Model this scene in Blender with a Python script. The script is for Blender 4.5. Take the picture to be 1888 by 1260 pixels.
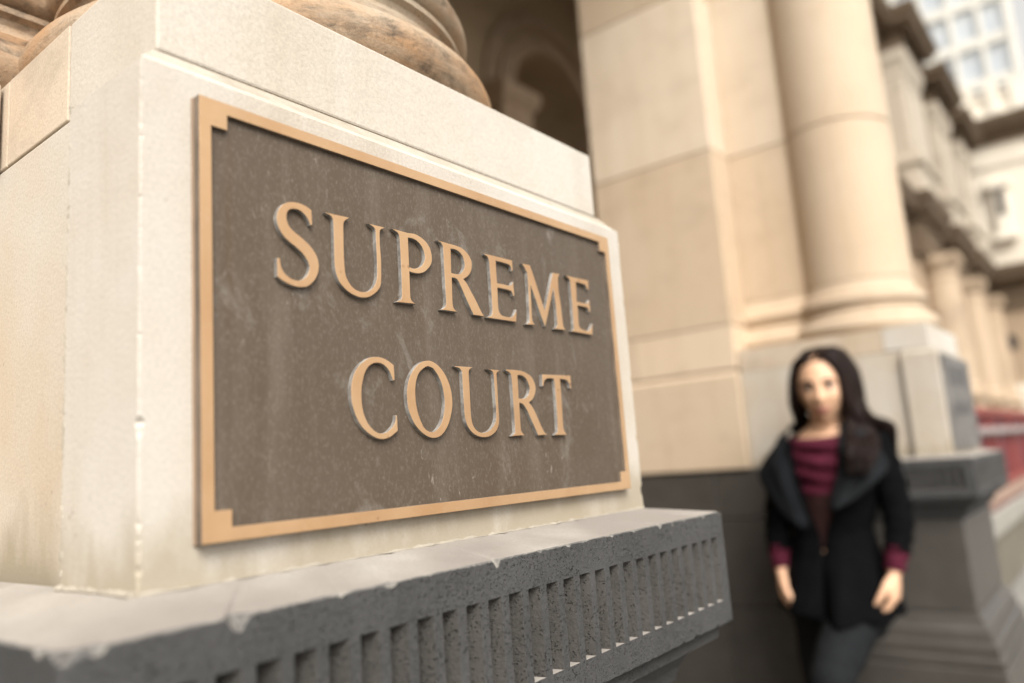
import bpy, bmesh, math, random
from math import sin, cos, pi, radians, sqrt, exp
from mathutils import Vector, Matrix

for o in list(bpy.data.objects):
    bpy.data.objects.remove(o)
S = bpy.context.scene
COL = S.collection
rnd = random.Random(7)

# ------------------------------------------------------------------ camera, sky, sun, exposure
cam_d = bpy.data.cameras.new("camera")
cam = bpy.data.objects.new("camera", cam_d)
COL.objects.link(cam)
_r = Vector((0.6229864, -0.779012, -0.07091017))
_u = Vector((-0.08155877, -0.15484459, 0.98456657))
_f = Vector((0.77796922, 0.60758824, 0.16000133))
M = Matrix.Identity(4)
for i in range(3):
    M[i][0], M[i][1], M[i][2] = _r[i], _u[i], -_f[i]
M.translation = Vector((-0.21722616, -0.44795299, 0.067))
cam.matrix_world = M
cam_d.sensor_width = 36.0
cam_d.lens = 1423.594 / 1888 * 36
cam_d.clip_start = 0.02
cam_d.clip_end = 3000
cam_d.dof.use_dof = True
cam_d.dof.focus_distance = 0.645
cam_d.dof.aperture_fstop = 2.4
S.camera = cam

SUN_EL, SUN_AZ = radians(43), radians(220)      # azimuth measured from +Y towards +X
W = bpy.data.worlds.new("World")
S.world = W
W.use_nodes = True
nt = W.node_tree
nt.nodes.clear()
out = nt.nodes.new("ShaderNodeOutputWorld")
bg = nt.nodes.new("ShaderNodeBackground")
sky = nt.nodes.new("ShaderNodeTexSky")
sky.sky_type = 'NISHITA'
sky.sun_disc = False
sky.sun_elevation = SUN_EL
sky.sun_rotation = SUN_AZ
sky.air_density = 1.0
sky.dust_density = 4.0
hs = nt.nodes.new("ShaderNodeHueSaturation")    # cloud cover: hardly any blue left
hs.inputs['Saturation'].default_value = 0.04
nt.links.new(sky.outputs[0], hs.inputs['Color'])
wm = nt.nodes.new("ShaderNodeMix"); wm.data_type = 'RGBA'; wm.blend_type = 'MULTIPLY'
wm.inputs[0].default_value = 1.0
wm.inputs[7].default_value = (1.0, .972, .932, 1)  # the photograph's warm white balance
nt.links.new(hs.outputs[0], wm.inputs[6])
nt.links.new(wm.outputs[2], bg.inputs['Color'])
bg.inputs['Strength'].default_value = 0.12
nt.links.new(bg.outputs[0], out.inputs['Surface'])

sun_d = bpy.data.lights.new("sun", 'SUN')
sun_d.energy = 1.75
sun_d.angle = radians(35)
sun_d.color = (1.0, 0.975, 0.94)
sun = bpy.data.objects.new("sun", sun_d)
COL.objects.link(sun)
sd = Vector((sin(SUN_AZ) * cos(SUN_EL), cos(SUN_AZ) * cos(SUN_EL), sin(SUN_EL)))
sun.rotation_euler = sd.to_track_quat('Z', 'Y').to_euler()

S.view_settings.view_transform = 'Standard'
S.view_settings.look = 'None'
S.view_settings.exposure = 1.22
S.view_settings.gamma = 1.0
S.view_settings.use_curve_mapping = False
S.cycles.use_denoising = True
S.cycles.max_bounces = 8

# ------------------------------------------------------------------ materials
class NT:
    def __init__(self, name):
        self.m = bpy.data.materials.new(name)
        self.m.use_nodes = True
        self.t = self.m.node_tree
        self.b = self.t.nodes["Principled BSDF"]
        self.geo = None
    def n(self, typ, **kw):
        x = self.t.nodes.new(typ)
        for k, v in kw.items():
            setattr(x, k, v)
        return x
    def link(self, a, b):
        self.t.links.new(a, b)
    def pos(self, scale=(1, 1, 1)):
        if self.geo is None:
            self.geo = self.n("ShaderNodeNewGeometry")
        mp = self.n("ShaderNodeMapping")
        mp.inputs['Scale'].default_value = scale
        self.link(self.geo.outputs['Position'], mp.inputs['Vector'])
        return mp.outputs[0]
    def noise(self, scale, detail=4, rough=0.55, vec=(1, 1, 1), dist=0.0):
        x = self.n("ShaderNodeTexNoise")
        x.inputs['Scale'].default_value = scale
        x.inputs['Detail'].default_value = detail
        x.inputs['Roughness'].default_value = rough
        x.inputs['Distortion'].default_value = dist
        self.link(self.pos(vec), x.inputs['Vector'])
        return x.outputs['Fac']
    def vor(self, scale, vec=(1, 1, 1), feature='F1', out='Distance', rand=1.0):
        x = self.n("ShaderNodeTexVoronoi")
        x.feature = feature
        x.inputs['Scale'].default_value = scale
        x.inputs['Randomness'].default_value = rand
        self.link(self.pos(vec), x.inputs['Vector'])
        return x.outputs[out]
    def ramp(self, fac, a, b, va=0.0, vb=1.0):
        x = self.n("ShaderNodeMapRange")
        x.clamp = True
        x.inputs['From Min'].default_value = a
        x.inputs['From Max'].default_value = b
        x.inputs['To Min'].default_value = va
        x.inputs['To Max'].default_value = vb
        self.link(fac, x.inputs['Value'])
        return x.outputs[0]
    def math(self, op, a, b):
        x = self.n("ShaderNodeMath", operation=op)
        for i, v in enumerate((a, b)):
            if isinstance(v, (int, float)):
                x.inputs[i].default_value = v
            else:
                self.link(v, x.inputs[i])
        return x.outputs[0]
    def mix(self, fac, a, b, mode='MIX'):
        x = self.n("ShaderNodeMix", data_type='RGBA', blend_type=mode)
        if isinstance(fac, (int, float)):
            x.inputs[0].default_value = fac
        else:
            self.link(fac, x.inputs[0])
        for i, v in ((6, a), (7, b)):
            if isinstance(v, (tuple, list)):
                x.inputs[i].default_value = (v[0], v[1], v[2], 1)
            else:
                self.link(v, x.inputs[i])
        return x.outputs[2]
    def axis(self, k):
        if self.geo is None:
            self.geo = self.n("ShaderNodeNewGeometry")
        sx = self.n("ShaderNodeSeparateXYZ")
        self.link(self.geo.outputs['Position'], sx.inputs[0])
        return sx.outputs[k]
    def bump(self, h, strength=0.3, dist=0.002, prev=None):
        x = self.n("ShaderNodeBump")
        x.inputs['Strength'].default_value = strength
        x.inputs['Distance'].default_value = dist
        self.link(h, x.inputs['Height'])
        if prev is not None:
            self.link(prev, x.inputs['Normal'])
        return x.outputs[0]
    def done(self, color, rough=0.8, normal=None, metallic=0.0, spec=0.3):
        if isinstance(color, (tuple, list)):
            self.b.inputs['Base Color'].default_value = (*color[:3], 1)
        else:
            self.link(color, self.b.inputs['Base Color'])
        if isinstance(rough, (int, float)):
            self.b.inputs['Roughness'].default_value = rough
        else:
            self.link(rough, self.b.inputs['Roughness'])
        if isinstance(metallic, (int, float)):
            self.b.inputs['Metallic'].default_value = metallic
        else:
            self.link(metallic, self.b.inputs['Metallic'])
        self.b.inputs['Specular IOR Level'].default_value = spec
        if normal is not None:
            self.link(normal, self.b.inputs['Normal'])
        return self.m

def stone_mat(name, base, warm, dirt, patch=3.0, streak=0.35, specks=0.5, soot=0.0, scale=1.0, bump=0.35, base_stain=0.0, vary=0.05):
    t = NT(name)
    c = t.mix(t.ramp(t.noise(patch / scale, 5, 0.6), 0.35, 0.68), base, warm)
    # vertical rain streaks
    st = t.ramp(t.noise(10 / scale, 6, 0.65, (1.6, 1.6, 0.12), 0.3), 0.52, 0.78, 0, streak)
    c = t.mix(st, c, [warm[0] * .78, warm[1] * .74, warm[2] * .68])
    # fine grain
    g = t.noise(420 / scale, 3, 0.7)
    gv = t.ramp(g, 0.25, 0.75, 0.82, 1.10)
    gc = t.n("ShaderNodeCombineXYZ")
    for i in range(3):
        t.link(gv, gc.inputs[i])
    c = t.mix(1.0, c, gc.outputs[0], 'MULTIPLY')
    oi = t.n("ShaderNodeObjectInfo")
    ov = t.ramp(oi.outputs['Random'], 0, 1, 1 - vary, 1 + vary * .7)
    oc = t.n("ShaderNodeCombineXYZ")
    t.link(ov, oc.inputs[0]); t.link(t.math('MULTIPLY', ov, t.ramp(oi.outputs['Random'], 0, 1, .985, 1.01)), oc.inputs[1]); t.link(t.math('MULTIPLY', ov, t.ramp(oi.outputs['Random'], 0, 1, .96, 1.02)), oc.inputs[2])
    c = t.mix(1.0, c, oc.outputs[0], 'MULTIPLY')
    # dark specks
    sp = t.math('MULTIPLY', t.ramp(t.vor(95 / scale), 0.10, 0.16, 1, 0), t.ramp(t.noise(9 / scale, 3), 0.5, 0.66, 0, specks))
    c = t.mix(sp, c, dirt)
    if soot > 0:
        so = t.ramp(t.noise(7 / scale, 8, 0.72, (1, 1, 1.6)), 0.5, 0.68, 0, soot)
        c = t.mix(so, c, dirt)
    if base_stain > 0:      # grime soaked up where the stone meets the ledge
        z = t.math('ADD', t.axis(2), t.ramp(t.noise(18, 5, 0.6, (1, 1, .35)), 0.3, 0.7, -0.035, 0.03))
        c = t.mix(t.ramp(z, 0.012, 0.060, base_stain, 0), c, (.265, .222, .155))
    h = t.noise(260 / scale, 4, 0.65)
    nrm = t.bump(h, bump, 0.0012 * scale)
    nrm = t.bump(t.noise(26 / scale, 2, 0.5), bump * .25, 0.003 * scale, nrm)
    return t.done(c, 0.86, nrm, 0, 0.2)

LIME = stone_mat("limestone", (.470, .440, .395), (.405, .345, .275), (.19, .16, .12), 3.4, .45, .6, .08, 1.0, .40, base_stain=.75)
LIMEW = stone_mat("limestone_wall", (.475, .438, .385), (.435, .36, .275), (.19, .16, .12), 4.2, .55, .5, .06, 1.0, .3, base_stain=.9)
LIMED = stone_mat("limestone_weathered", (.40, .36, .30), (.33, .285, .225), (.15, .125, .09), 9, .4, .8, .45, .6, .6)
CAPS = stone_mat("cap_limestone", (.500, .468, .418), (.435, .38, .312), (.27, .23, .18), 2.6, .32, .4, .06)
CAPT = stone_mat("tan_cap_stone", (.47, .39, .30), (.43, .33, .235), (.14, .115, .09), 3.5, .4, .5, .30)
TANS = stone_mat("tan_sandstone", (.42, .315, .22), (.385, .27, .175), (.10, .078, .06), 2.2, .4, .45, .42)
PIER = stone_mat("pier_sandstone", (.535, .425, .310), (.50, .375, .255), (.22, .16, .11), 1.6, .5, .4, .2, 1.6, vary=.15)
PIER2 = stone_mat("pier_sandstone_pale", (.545, .45, .340), (.51, .395, .285), (.22, .16, .11), 1.6, .5, .4, .2, 1.6, vary=.15)
COLM = stone_mat("column_sandstone", (.485, .395, .295), (.455, .345, .24), (.26, .19, .13), 1.6, .4, .3, .12, 1.8, vary=.06)
HALL = stone_mat("hall_stone", (.40, .295, .185), (.33, .24, .145), (.16, .11, .07), 1.0, .3, .2, .2, 2.5)
FACD = stone_mat("facade_stone", (.42, .325, .23), (.32, .23, .148), (.08, .058, .04), .35, .45, .3, .35, 14)
FACU = stone_mat("facade_stone_grey", (.47, .42, .35), (.37, .305, .225), (.10, .075, .05), .35, .5, .3, .3, 14)
WING = stone_mat("wing_stone", (.72, .67, .58), (.62, .55, .45), (.14, .10, .07), .35, .4, .3, .15, 14)
CORND = stone_mat("dark_cornice_stone", (.155, .112, .074), (.11, .077, .049), (.04, .03, .022), .5, .4, .4, .4, 14)  # cornices and entablatures, a much darker brown than the facade walls

def torus_mat():
    """base mouldings: pale washed stone, orange iron stain and black crust in bands along the moulding"""
    t = NT("stained_base_stone")
    c = t.mix(t.ramp(t.noise(7, 6, .65, (1, 1, 2.6), .4), .38, .66), (.34, .275, .20), (.335, .195, .10))
    c = t.mix(t.ramp(t.noise(11, 6, .7, (1, 1, 3.5), .3), .54, .70, 0, .55), c, (.20, .13, .08))
    so = t.math('MULTIPLY', t.ramp(t.noise(9, 9, .75, (1, 1, 3.0), .5), .50, .60), t.ramp(t.noise(55, 5, .7), .38, .62, .15, .75))
    c = t.mix(so, c, (.040, .036, .032))
    g = t.noise(330, 3, .7)
    c = t.mix(t.ramp(g, .5, .75, 0, .5), c, (.17, .12, .075))
    c = t.mix(t.math('MULTIPLY', t.ramp(t.vor(140), .1, .2, 1, 0), t.ramp(t.noise(12, 4, .6), .45, .6, 0, .7)), c, (.07, .055, .04))
    nrm = t.bump(t.noise(240, 5, .7), .7, .0018)
    nrm = t.bump(t.noise(28, 4, .6), .5, .004, nrm)
    return t.done(c, .88, nrm, 0, .2)
TORS = torus_mat()

def bluestone(name, base, light, pits=1.0, rough=.85, spec=.18):
    t = NT(name)
    c = t.mix(t.ramp(t.noise(11, 6, .65), .3, .7), [x * .82 for x in base], [x * 1.30 for x in base])
    c = t.mix(t.ramp(t.noise(330, 3, .7), .42, .75, 0, .45), c, [x * 1.8 for x in base])
    mask = t.ramp(t.noise(24, 4, .6), .44, .64)
    p1 = t.math('MULTIPLY', t.ramp(t.vor(215, (1, 1, .75)), .11, .23, 1, 0), mask)
    p2 = t.math('MULTIPLY', t.ramp(t.vor(380), .16, .30, 1, 0), t.ramp(t.noise(40, 3, .6), .40, .55))
    pp = t.math('MAXIMUM', p1, p2)
    c = t.mix(t.math('MULTIPLY', pp, .36 * min(1, pits)), c, [x * .16 for x in base])
    c = t.mix(t.math('MULTIPLY', t.ramp(t.vor(64), .06, .13, 1, 0), t.ramp(t.noise(25, 3), .57, .66, 0, .6)), c, light)
    h = t.math('SUBTRACT', t.noise(360, 4, .7), t.math('MULTIPLY', pp, 2.2))
    return t.done(c, rough, t.bump(h, .9 * pits, .0018), 0, spec)

BLUE = bluestone("bluestone", (.049, .0482, .047), (.33, .29, .24))
BLUEREC = bluestone("bluestone_recess", (.047, .0435, .039), (.33, .29, .24))
BLUEP = bluestone("bluestone_smooth", (.047, .0415, .0355), (.12, .105, .09), .3, .36, .5)
def ledge_top():
    t = NT("dusty_ledge_top")
    c = t.mix(t.ramp(t.noise(9, 6, .65), .3, .7), (.29, .262, .23), (.385, .358, .32))
    c = t.mix(t.ramp(t.noise(3.2, 4, .6), .40, .60, 0, .8), c, (.205, .180, .160))
    c = t.mix(t.ramp(t.noise(420, 3, .7), .4, .75, 0, .45), c, (.20, .18, .155))
    c = t.mix(t.ramp(t.noise(30, 5, .7), .60, .75, 0, .5), c, (.24, .215, .19))
    return t.done(c, .85, t.bump(t.noise(300, 4, .7), .5, .0015), 0, .25)
LTOP = ledge_top()
def chip_edge():
    t = NT("worn_ledge_edge")
    c = t.mix(t.ramp(t.noise(60, 5, .7), .42, .7), (.085, .082, .078), (.25, .23, .20))
    return t.done(c, .85, t.bump(t.noise(300, 4, .7), .5, .0015), 0, .25)
CHIP = chip_edge()

def copper():
    t = NT("lettering_copper")
    c = t.mix(t.ramp(t.noise(14, 5, .6), .35, .7), (.49, .32, .178), (.42, .25, .125))
    c = t.mix(t.ramp(t.noise(5, 4, .6, (1, 1, .6)), .45, .72, 0, .45), c, (.33, .19, .095))
    c = t.mix(t.math('MULTIPLY', t.ramp(t.vor(85), .09, .17, 1, 0), t.ramp(t.noise(38, 3), .52, .62, 0, .8)), c, (.21, .11, .055))
    c = t.mix(t.ramp(t.noise(260, 3, .7), .55, .8, 0, .35), c, (.49, .355, .23))
    return t.done(c, t.ramp(t.noise(40, 5, .65), .3, .7, .36, .56), t.bump(t.noise(350, 3, .6), .2, .0006), .42, .4)
COPPER = copper()
def oxide():
    t = NT("oxidised_edge")
    c = t.mix(t.ramp(t.noise(70, 6, .75), .38, .66), (.12, .108, .095), (.29, .275, .25))
    return t.done(c, .75, t.bump(t.noise(300, 3, .6), .4, .001), 0, .3)
OXIDE = oxide()
def plate_side():
    t = NT("plate_side_bronze")
    c = t.mix(t.ramp(t.noise(30, 5, .7, (1, 1, .3)), .35, .65), (.34, .235, .155), (.22, .155, .105))
    return t.done(c, .6, None, .1, .3)
PSIDE = plate_side()
def field():
    t = NT("dark_bronze_field")
    c = t.mix(t.ramp(t.noise(5, 6, .6), .3, .7), (.096, .074, .055), (.086, .062, .042))
    c = t.mix(t.ramp(t.noise(16, 6, .65, (2.2, 1, .22), .2), .50, .78, 0, .5), c, (.17, .14, .112))
    c = t.mix(t.ramp(t.noise(22, 4, .6, (2.6, 1, .10)), .60, .76, 0, .55), c, (.085, .052, .03))
    # chalky blotches, runs and flecks
    m = t.ramp(t.noise(20, 8, .72, (1, 1, .7), .4), .57, .74, 0, .62)
    c = t.mix(m, c, (.27, .245, .215))
    fl = t.math('MULTIPLY', t.ramp(t.vor(190, (1, 1, .45)), .05, .15, 1, 0), t.ramp(t.noise(13, 4, .6), .56, .70, 0, .45))
    f2 = t.math('MULTIPLY', t.ramp(t.noise(230, 6, .75, (1, 1, .45), .6), .60, .70), t.ramp(t.noise(8, 5, .65), .48, .64, 0, .6))
    c = t.mix(f2, c, (.36, .32, .27))
    c = t.mix(fl, c, (.47, .43, .38))
    g = t.noise(600, 2, .6, (1, 1, .6))
    c = t.mix(t.ramp(g, .5, .8, 0, .30), c, (.26, .22, .18))
    h = t.math('ADD', t.noise(500, 3, .7), t.math('MULTIPLY', m, 1.5))
    return t.done(c, t.ramp(t.noise(12, 5, .6), .3, .7, .46, .62), t.bump(h, .25, .0008), .22, .28)
FIELD = field()

def plain(name, col, rough=.7, var=.15, scale=20, metallic=0, spec=.3, bump=0.0):
    t = NT(name)
    c = t.mix(t.ramp(t.noise(scale, 4, .6), .3, .7), [x * (1 - var) for x in col], [x * (1 + var) for x in col])
    nm = t.bump(t.noise(scale * 8, 3, .6), bump, .002) if bump > 0 else None
    return t.done(c, rough, nm, metallic, spec)

FSIDE = plain("frame_side_tarnish", (.13, .10, .075), .6, .3, 40, .1)
GREYPL = plain("grey_bronze", (.17, .16, .148), .5, .35, 9, .3)
GREYPD = plain("grey_bronze_field", (.10, .094, .088), .5, .5, 14, .3)
MORTAR = plain("mortar", (.33, .295, .24), .9, .15, 60, 0, .2, .5)
PAVE = plain("pavement_bluestone", (.21, .198, .18), .85, .2, 3, 0, .3, .2)
GROUND = plain("ground_asphalt", (.10, .097, .092), .9, .2, 2, 0, .3, .2)
RED = plain("red_paint", (.135, .020, .022), .5, .12, 3)
REDP = plain("red_paint_faded", (.21, .05, .04), .6, .2, 3)
RAIL = plain("grey_rail", (.30, .26, .245), .5, .12, 4, .2)
KERB = plain("pale_kerb_stone", (.25, .235, .205), .85, .1, 2, 0, .2, .2)
SILL = plain("buff_sill_stone", (.27, .19, .145), .85, .15, 2, 0, .2, .2)
PLIN = plain("olive_plinth_stone", (.13, .115, .088), .85, .15, 2, 0, .2, .2)
CREAM = plain("tower_cream_cladding", (.56, .535, .475), .8, .06, .2)
DARKW = plain("dark_window_recess", (.05, .04, .035), .4, .2, 1)
def glass_pane():
    t = NT("pale_window_glass")
    c = t.mix(t.ramp(t.noise(.35, 2), .4, .6), (.39, .42, .45), (.46, .49, .51))
    return t.done(c, .12, None, 0, .8)
PANE = glass_pane()
SKIN = plain("skin", (.60, .36, .225), .5, .07, 14, 0, .35, .05)
LIPS = plain("lips", (.42, .15, .13), .4, .05, 30)
EYEW = plain("eye_white", (.65, .62, .58), .25, .03, 30)
IRIS = plain("iris", (.035, .02, .014), .2, .1, 60)
def hair_mat():
    t = NT("dark_hair")
    c = t.mix(t.ramp(t.noise(60, 4, .6, (1, 1, .15)), .35, .7), (.0055, .0028, .0022), (.013, .0060, .0042))
    return t.done(c, .5, None, 0, .12)
HAIR = hair_mat()
COAT = plain("black_coat_cloth", (.0027, .0028, .0032), .95, .25, 30, 0, .05, .4)
LAPELSH = plain("shaded_lapel_cloth", (.0055, .0062, .0072), .9, .2, 24, 0, .10, .4)  # lapel on her less lit side, the shade put into its colour
LAPEL = plain("charcoal_lapel_cloth", (.0095, .0105, .0115), .9, .2, 24, 0, .10, .4)
MAROON = plain("maroon_jersey", (.058, .008, .018), .85, .2, 30, 0, .12, .3)
MAROOND = plain("dark_maroon_mesh", (.034, .012, .010), .75, .2, 30, 0, .3, .3)
JEANS = plain("charcoal_denim", (.0085, .0093, .0102), .85, .2, 40, 0, .12, .4)
SHOE = plain("black_leather", (.015, .014, .014), .35, .1, 30)

# ------------------------------------------------------------------ helpers
def mesh_obj(name, verts, faces, mats, parent=None, fmats=None, smooth=False, loc=None):
    me = bpy.data.meshes.new(name)
    if loc is not None:
        verts = [(v[0] - loc[0], v[1] - loc[1], v[2] - loc[2]) for v in verts]
    me.from_pydata([tuple(v) for v in verts], [], faces)
    if not isinstance(mats, (list, tuple)):
        mats = [mats]
    for m in mats:
        me.materials.append(m)
    if fmats:
        me.polygons.foreach_set('material_index', fmats)
    if smooth:
        me.polygons.foreach_set('use_smooth', [True] * len(me.polygons))
    me.update()
    o = bpy.data.objects.new(name, me)
    COL.objects.link(o)
    if parent is not None:
        o.parent = parent
        if loc is not None:
            o.location = Vector(loc) - parent.matrix_world.translation if False else Vector(loc)
    elif loc is not None:
        o.location = loc
    return o

def recalc(o):
    bm = bmesh.new(); bm.from_mesh(o.data)
    bmesh.ops.recalc_face_normals(bm, faces=bm.faces)
    bm.to_mesh(o.data); bm.free()
    return o

def bevel(o, w=.003, seg=2, ang=35):
    b = o.modifiers.new("bevel", 'BEVEL')
    b.width = w; b.segments = seg; b.limit_method = 'ANGLE'; b.angle_limit = radians(ang)
    return o

def thing(name, label, cat, loc=(0, 0, 0), group=None, kind=None):
    o = bpy.data.objects.new(name, None)
    o.empty_display_size = .1
    COL.objects.link(o)
    o.location = loc
    o['label'] = label; o['category'] = cat
    if group: o['group'] = group
    if kind: o['kind'] = kind
    return o

class MB:
    """collects shapes into one mesh"""
    def __init__(self):
        self.v = []; self.f = []; self.m = []
    def add(self, verts, faces, mi=0):
        n = len(self.v)
        self.v += [tuple(x) for x in verts]
        self.f += [tuple(i + n for i in f) for f in faces]
        self.m += [mi] * len(faces)
    def box(self, x0, x1, y0, y1, z0, z1, mi=0):
        self.add([(x0, y0, z0), (x1, y0, z0), (x1, y1, z0), (x0, y1, z0), (x0, y0, z1), (x1, y0, z1), (x1, y1, z1), (x0, y1, z1)],
                 [(3, 2, 1, 0), (4, 5, 6, 7), (0, 1, 5, 4), (1, 2, 6, 5), (2, 3, 7, 6), (3, 0, 4, 7)], mi)
    def rect_profile(self, x0, x1, y0, y1, prof, mi=0, caps=True):
        """prof: list of (offset outwards, z) bottom to top, swept mitred round a rectangle"""
        vs = []; fs = []
        for (d, z) in prof:
            vs += [(x0 - d, y0 - d, z), (x1 + d, y0 - d, z), (x1 + d, y1 + d, z), (x0 - d, y1 + d, z)]
        for k in range(len(prof) - 1):
            for j in range(4):
                a = 4 * k + j; b = 4 * k + (j + 1) % 4
                fs.append((a, b, b + 4, a + 4))
        if caps:
            fs.append((3, 2, 1, 0)); n = 4 * (len(prof) - 1)
            fs.append((n, n + 1, n + 2, n + 3))
        self.add(vs, fs, mi)
    def lathe(self, cx, cy, prof, seg=96, mi=0, caps=True):
        vs = []; fs = []
        for (r, z) in prof:
            for j in range(seg):
                a = 2 * pi * j / seg
                vs.append((cx + r * cos(a), cy + r * sin(a), z))
        for k in range(len(prof) - 1):
            for j in range(seg):
                a = k * seg + j; b = k * seg + (j + 1) % seg
                fs.append((a, b, b + seg, a + seg))
        if caps:
            fs.append(tuple(range(seg))[::-1]); n = seg * (len(prof) - 1)
            fs.append(tuple(n + j for j in range(seg)))
        self.add(vs, fs, mi)
    def extrude_profile(self, prof, y0, y1, axis='Y', mi=0):
        """closed profile (x,z) swept along y (or (y,z) along x)"""
        n = len(prof); vs = []
        for y in (y0, y1):
            for (a, z) in prof:
                vs.append((a, y, z) if axis == 'Y' else (y, a, z))
        fs = [(i, (i + 1) % n, (i + 1) % n + n, i + n) for i in range(n)]
        fs += [tuple(range(n))[::-1], tuple(range(n, 2 * n))]
        self.add(vs, fs, mi)
    def tube(self, pts, rads, seg=10, mi=0, flat=None):
        """tapered tube through points; rads floats or (a,b) ellipse radii"""
        P = [Vector(p) for p in pts]
        vs = []; fs = []
        prev = None
        for i, p in enumerate(P):
            t = (P[min(i + 1, len(P) - 1)] - P[max(i - 1, 0)]).normalized()
            if prev is None:
                ref = Vector((0, 1, 0)) if abs(t.y) < .9 else Vector((1, 0, 0))
                if flat is not None: ref = Vector(flat)
                a = (ref - t * ref.dot(t)).normalized()
            else:
                a = (prev - t * prev.dot(t)).normalized()
            prev = a
            b = t.cross(a)
            ra, rb = rads[i] if isinstance(rads[i], (tuple, list)) else (rads[i], rads[i])
            for j in range(seg):
                q = 2 * pi * j / seg
                vs.append(p + a * (ra * cos(q)) + b * (rb * sin(q)))
        n = len(P)
        for k in range(n - 1):
            for j in range(seg):
                x = k * seg + j; y = k * seg + (j + 1) % seg
                fs.append((x, y, y + seg, x + seg))
        fs.append(tuple(range(seg))[::-1]); fs.append(tuple((n - 1) * seg + j for j in range(seg)))
        self.add(vs, fs, mi)
    def ball(self, c, r, seg=16, mi=0):
        rx, ry, rz = r if isinstance(r, (tuple, list)) else (r, r, r)
        vs = [(c[0], c[1], c[2] - rz)]; fs = []
        rings = seg // 2
        for i in range(1, rings):
            a = -pi / 2 + pi * i / rings
            for j in range(seg):
                q = 2 * pi * j / seg
                vs.append((c[0] + rx * cos(a) * cos(q), c[1] + ry * cos(a) * sin(q), c[2] + rz * sin(a)))
        vs.append((c[0], c[1], c[2] + rz)); top = len(vs) - 1
        for j in range(seg):
            fs.append((0, 1 + (j + 1) % seg, 1 + j))
        for i in range(rings - 2):
            for j in range(seg):
                a = 1 + i * seg + j; b = 1 + i * seg + (j + 1) % seg
                fs.append((a, b, b + seg, a + seg))
        n = 1 + (rings - 2) * seg
        for j in range(seg):
            fs.append((n + j, n + (j + 1) % seg, top))
        self.add(vs, fs, mi)
    def obj(self, name, mats, parent=None, smooth=False, bev=0, seg=2, fix=True):
        o = mesh_obj(name, self.v, self.f, mats, parent, self.m, smooth)
        if fix: recalc(o)
        if bev: bevel(o, bev, seg)
        return o

def smooth_angle(o, ang=40):
    me = o.data
    me.polygons.foreach_set('use_smooth', [True] * len(me.polygons))
    try:
        me.set_sharp_from_angle(angle=radians(ang))
    except Exception:
        pass
    return o

def block(parent, x0, x1, y0, y1, z0, z1, mat, name="stone_block", bev=.003):
    b = MB(); b.box(x0, x1, y0, y1, z0, z1)
    return b.obj(name, mat, parent, bev=bev)

def copy_tree(o, parent=None, off=(0, 0, 0), mats=None):
    c = o.copy(); COL.objects.link(c); c.parent = parent
    if parent is None:
        c.location = o.location + Vector(off)
    for ch in o.children:
        copy_tree(ch, c)
    return c

# ------------------------------------------------------------------ dimensions (metres; ledge top = 0, street = GZ)
GZ = -1.27
WD = 0.579            # width of the die
DX = 2.545            # offset of the second pedestal along the street
ZB, ZT, ZC0, ZC1 = .0107, .345, .370, .4355
LXL, LXR, LYF, LH = -.0653, .6442, -.0648, .1218

# ------------------------------------------------------------------ ground
gb = MB(); gb.box(-400, 600, -400, 400, GZ - .3, GZ - .13)
g = gb.obj("ground", GROUND); g['kind'] = 'structure'
pb = MB(); pb.box(-60, 120, -3.2, 3.59, GZ - .13, GZ - .012)
pv = pb.obj("pavement", PLIN); pv['kind'] = 'structure'
sl = MB()
for i in range(34):
    for j in range(8):
        x = -6 + i * .9 + (.45 if j % 2 else 0); y = -3.18 + j * .6
        h = rnd.uniform(-.002, .002)
        sl.box(x + .004, x + .896, y + .004, y + .596, GZ - .012, GZ + h)
so = sl.obj("paving_slab", PAVE, pv, bev=0); so['kind'] = 'stuff'

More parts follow.
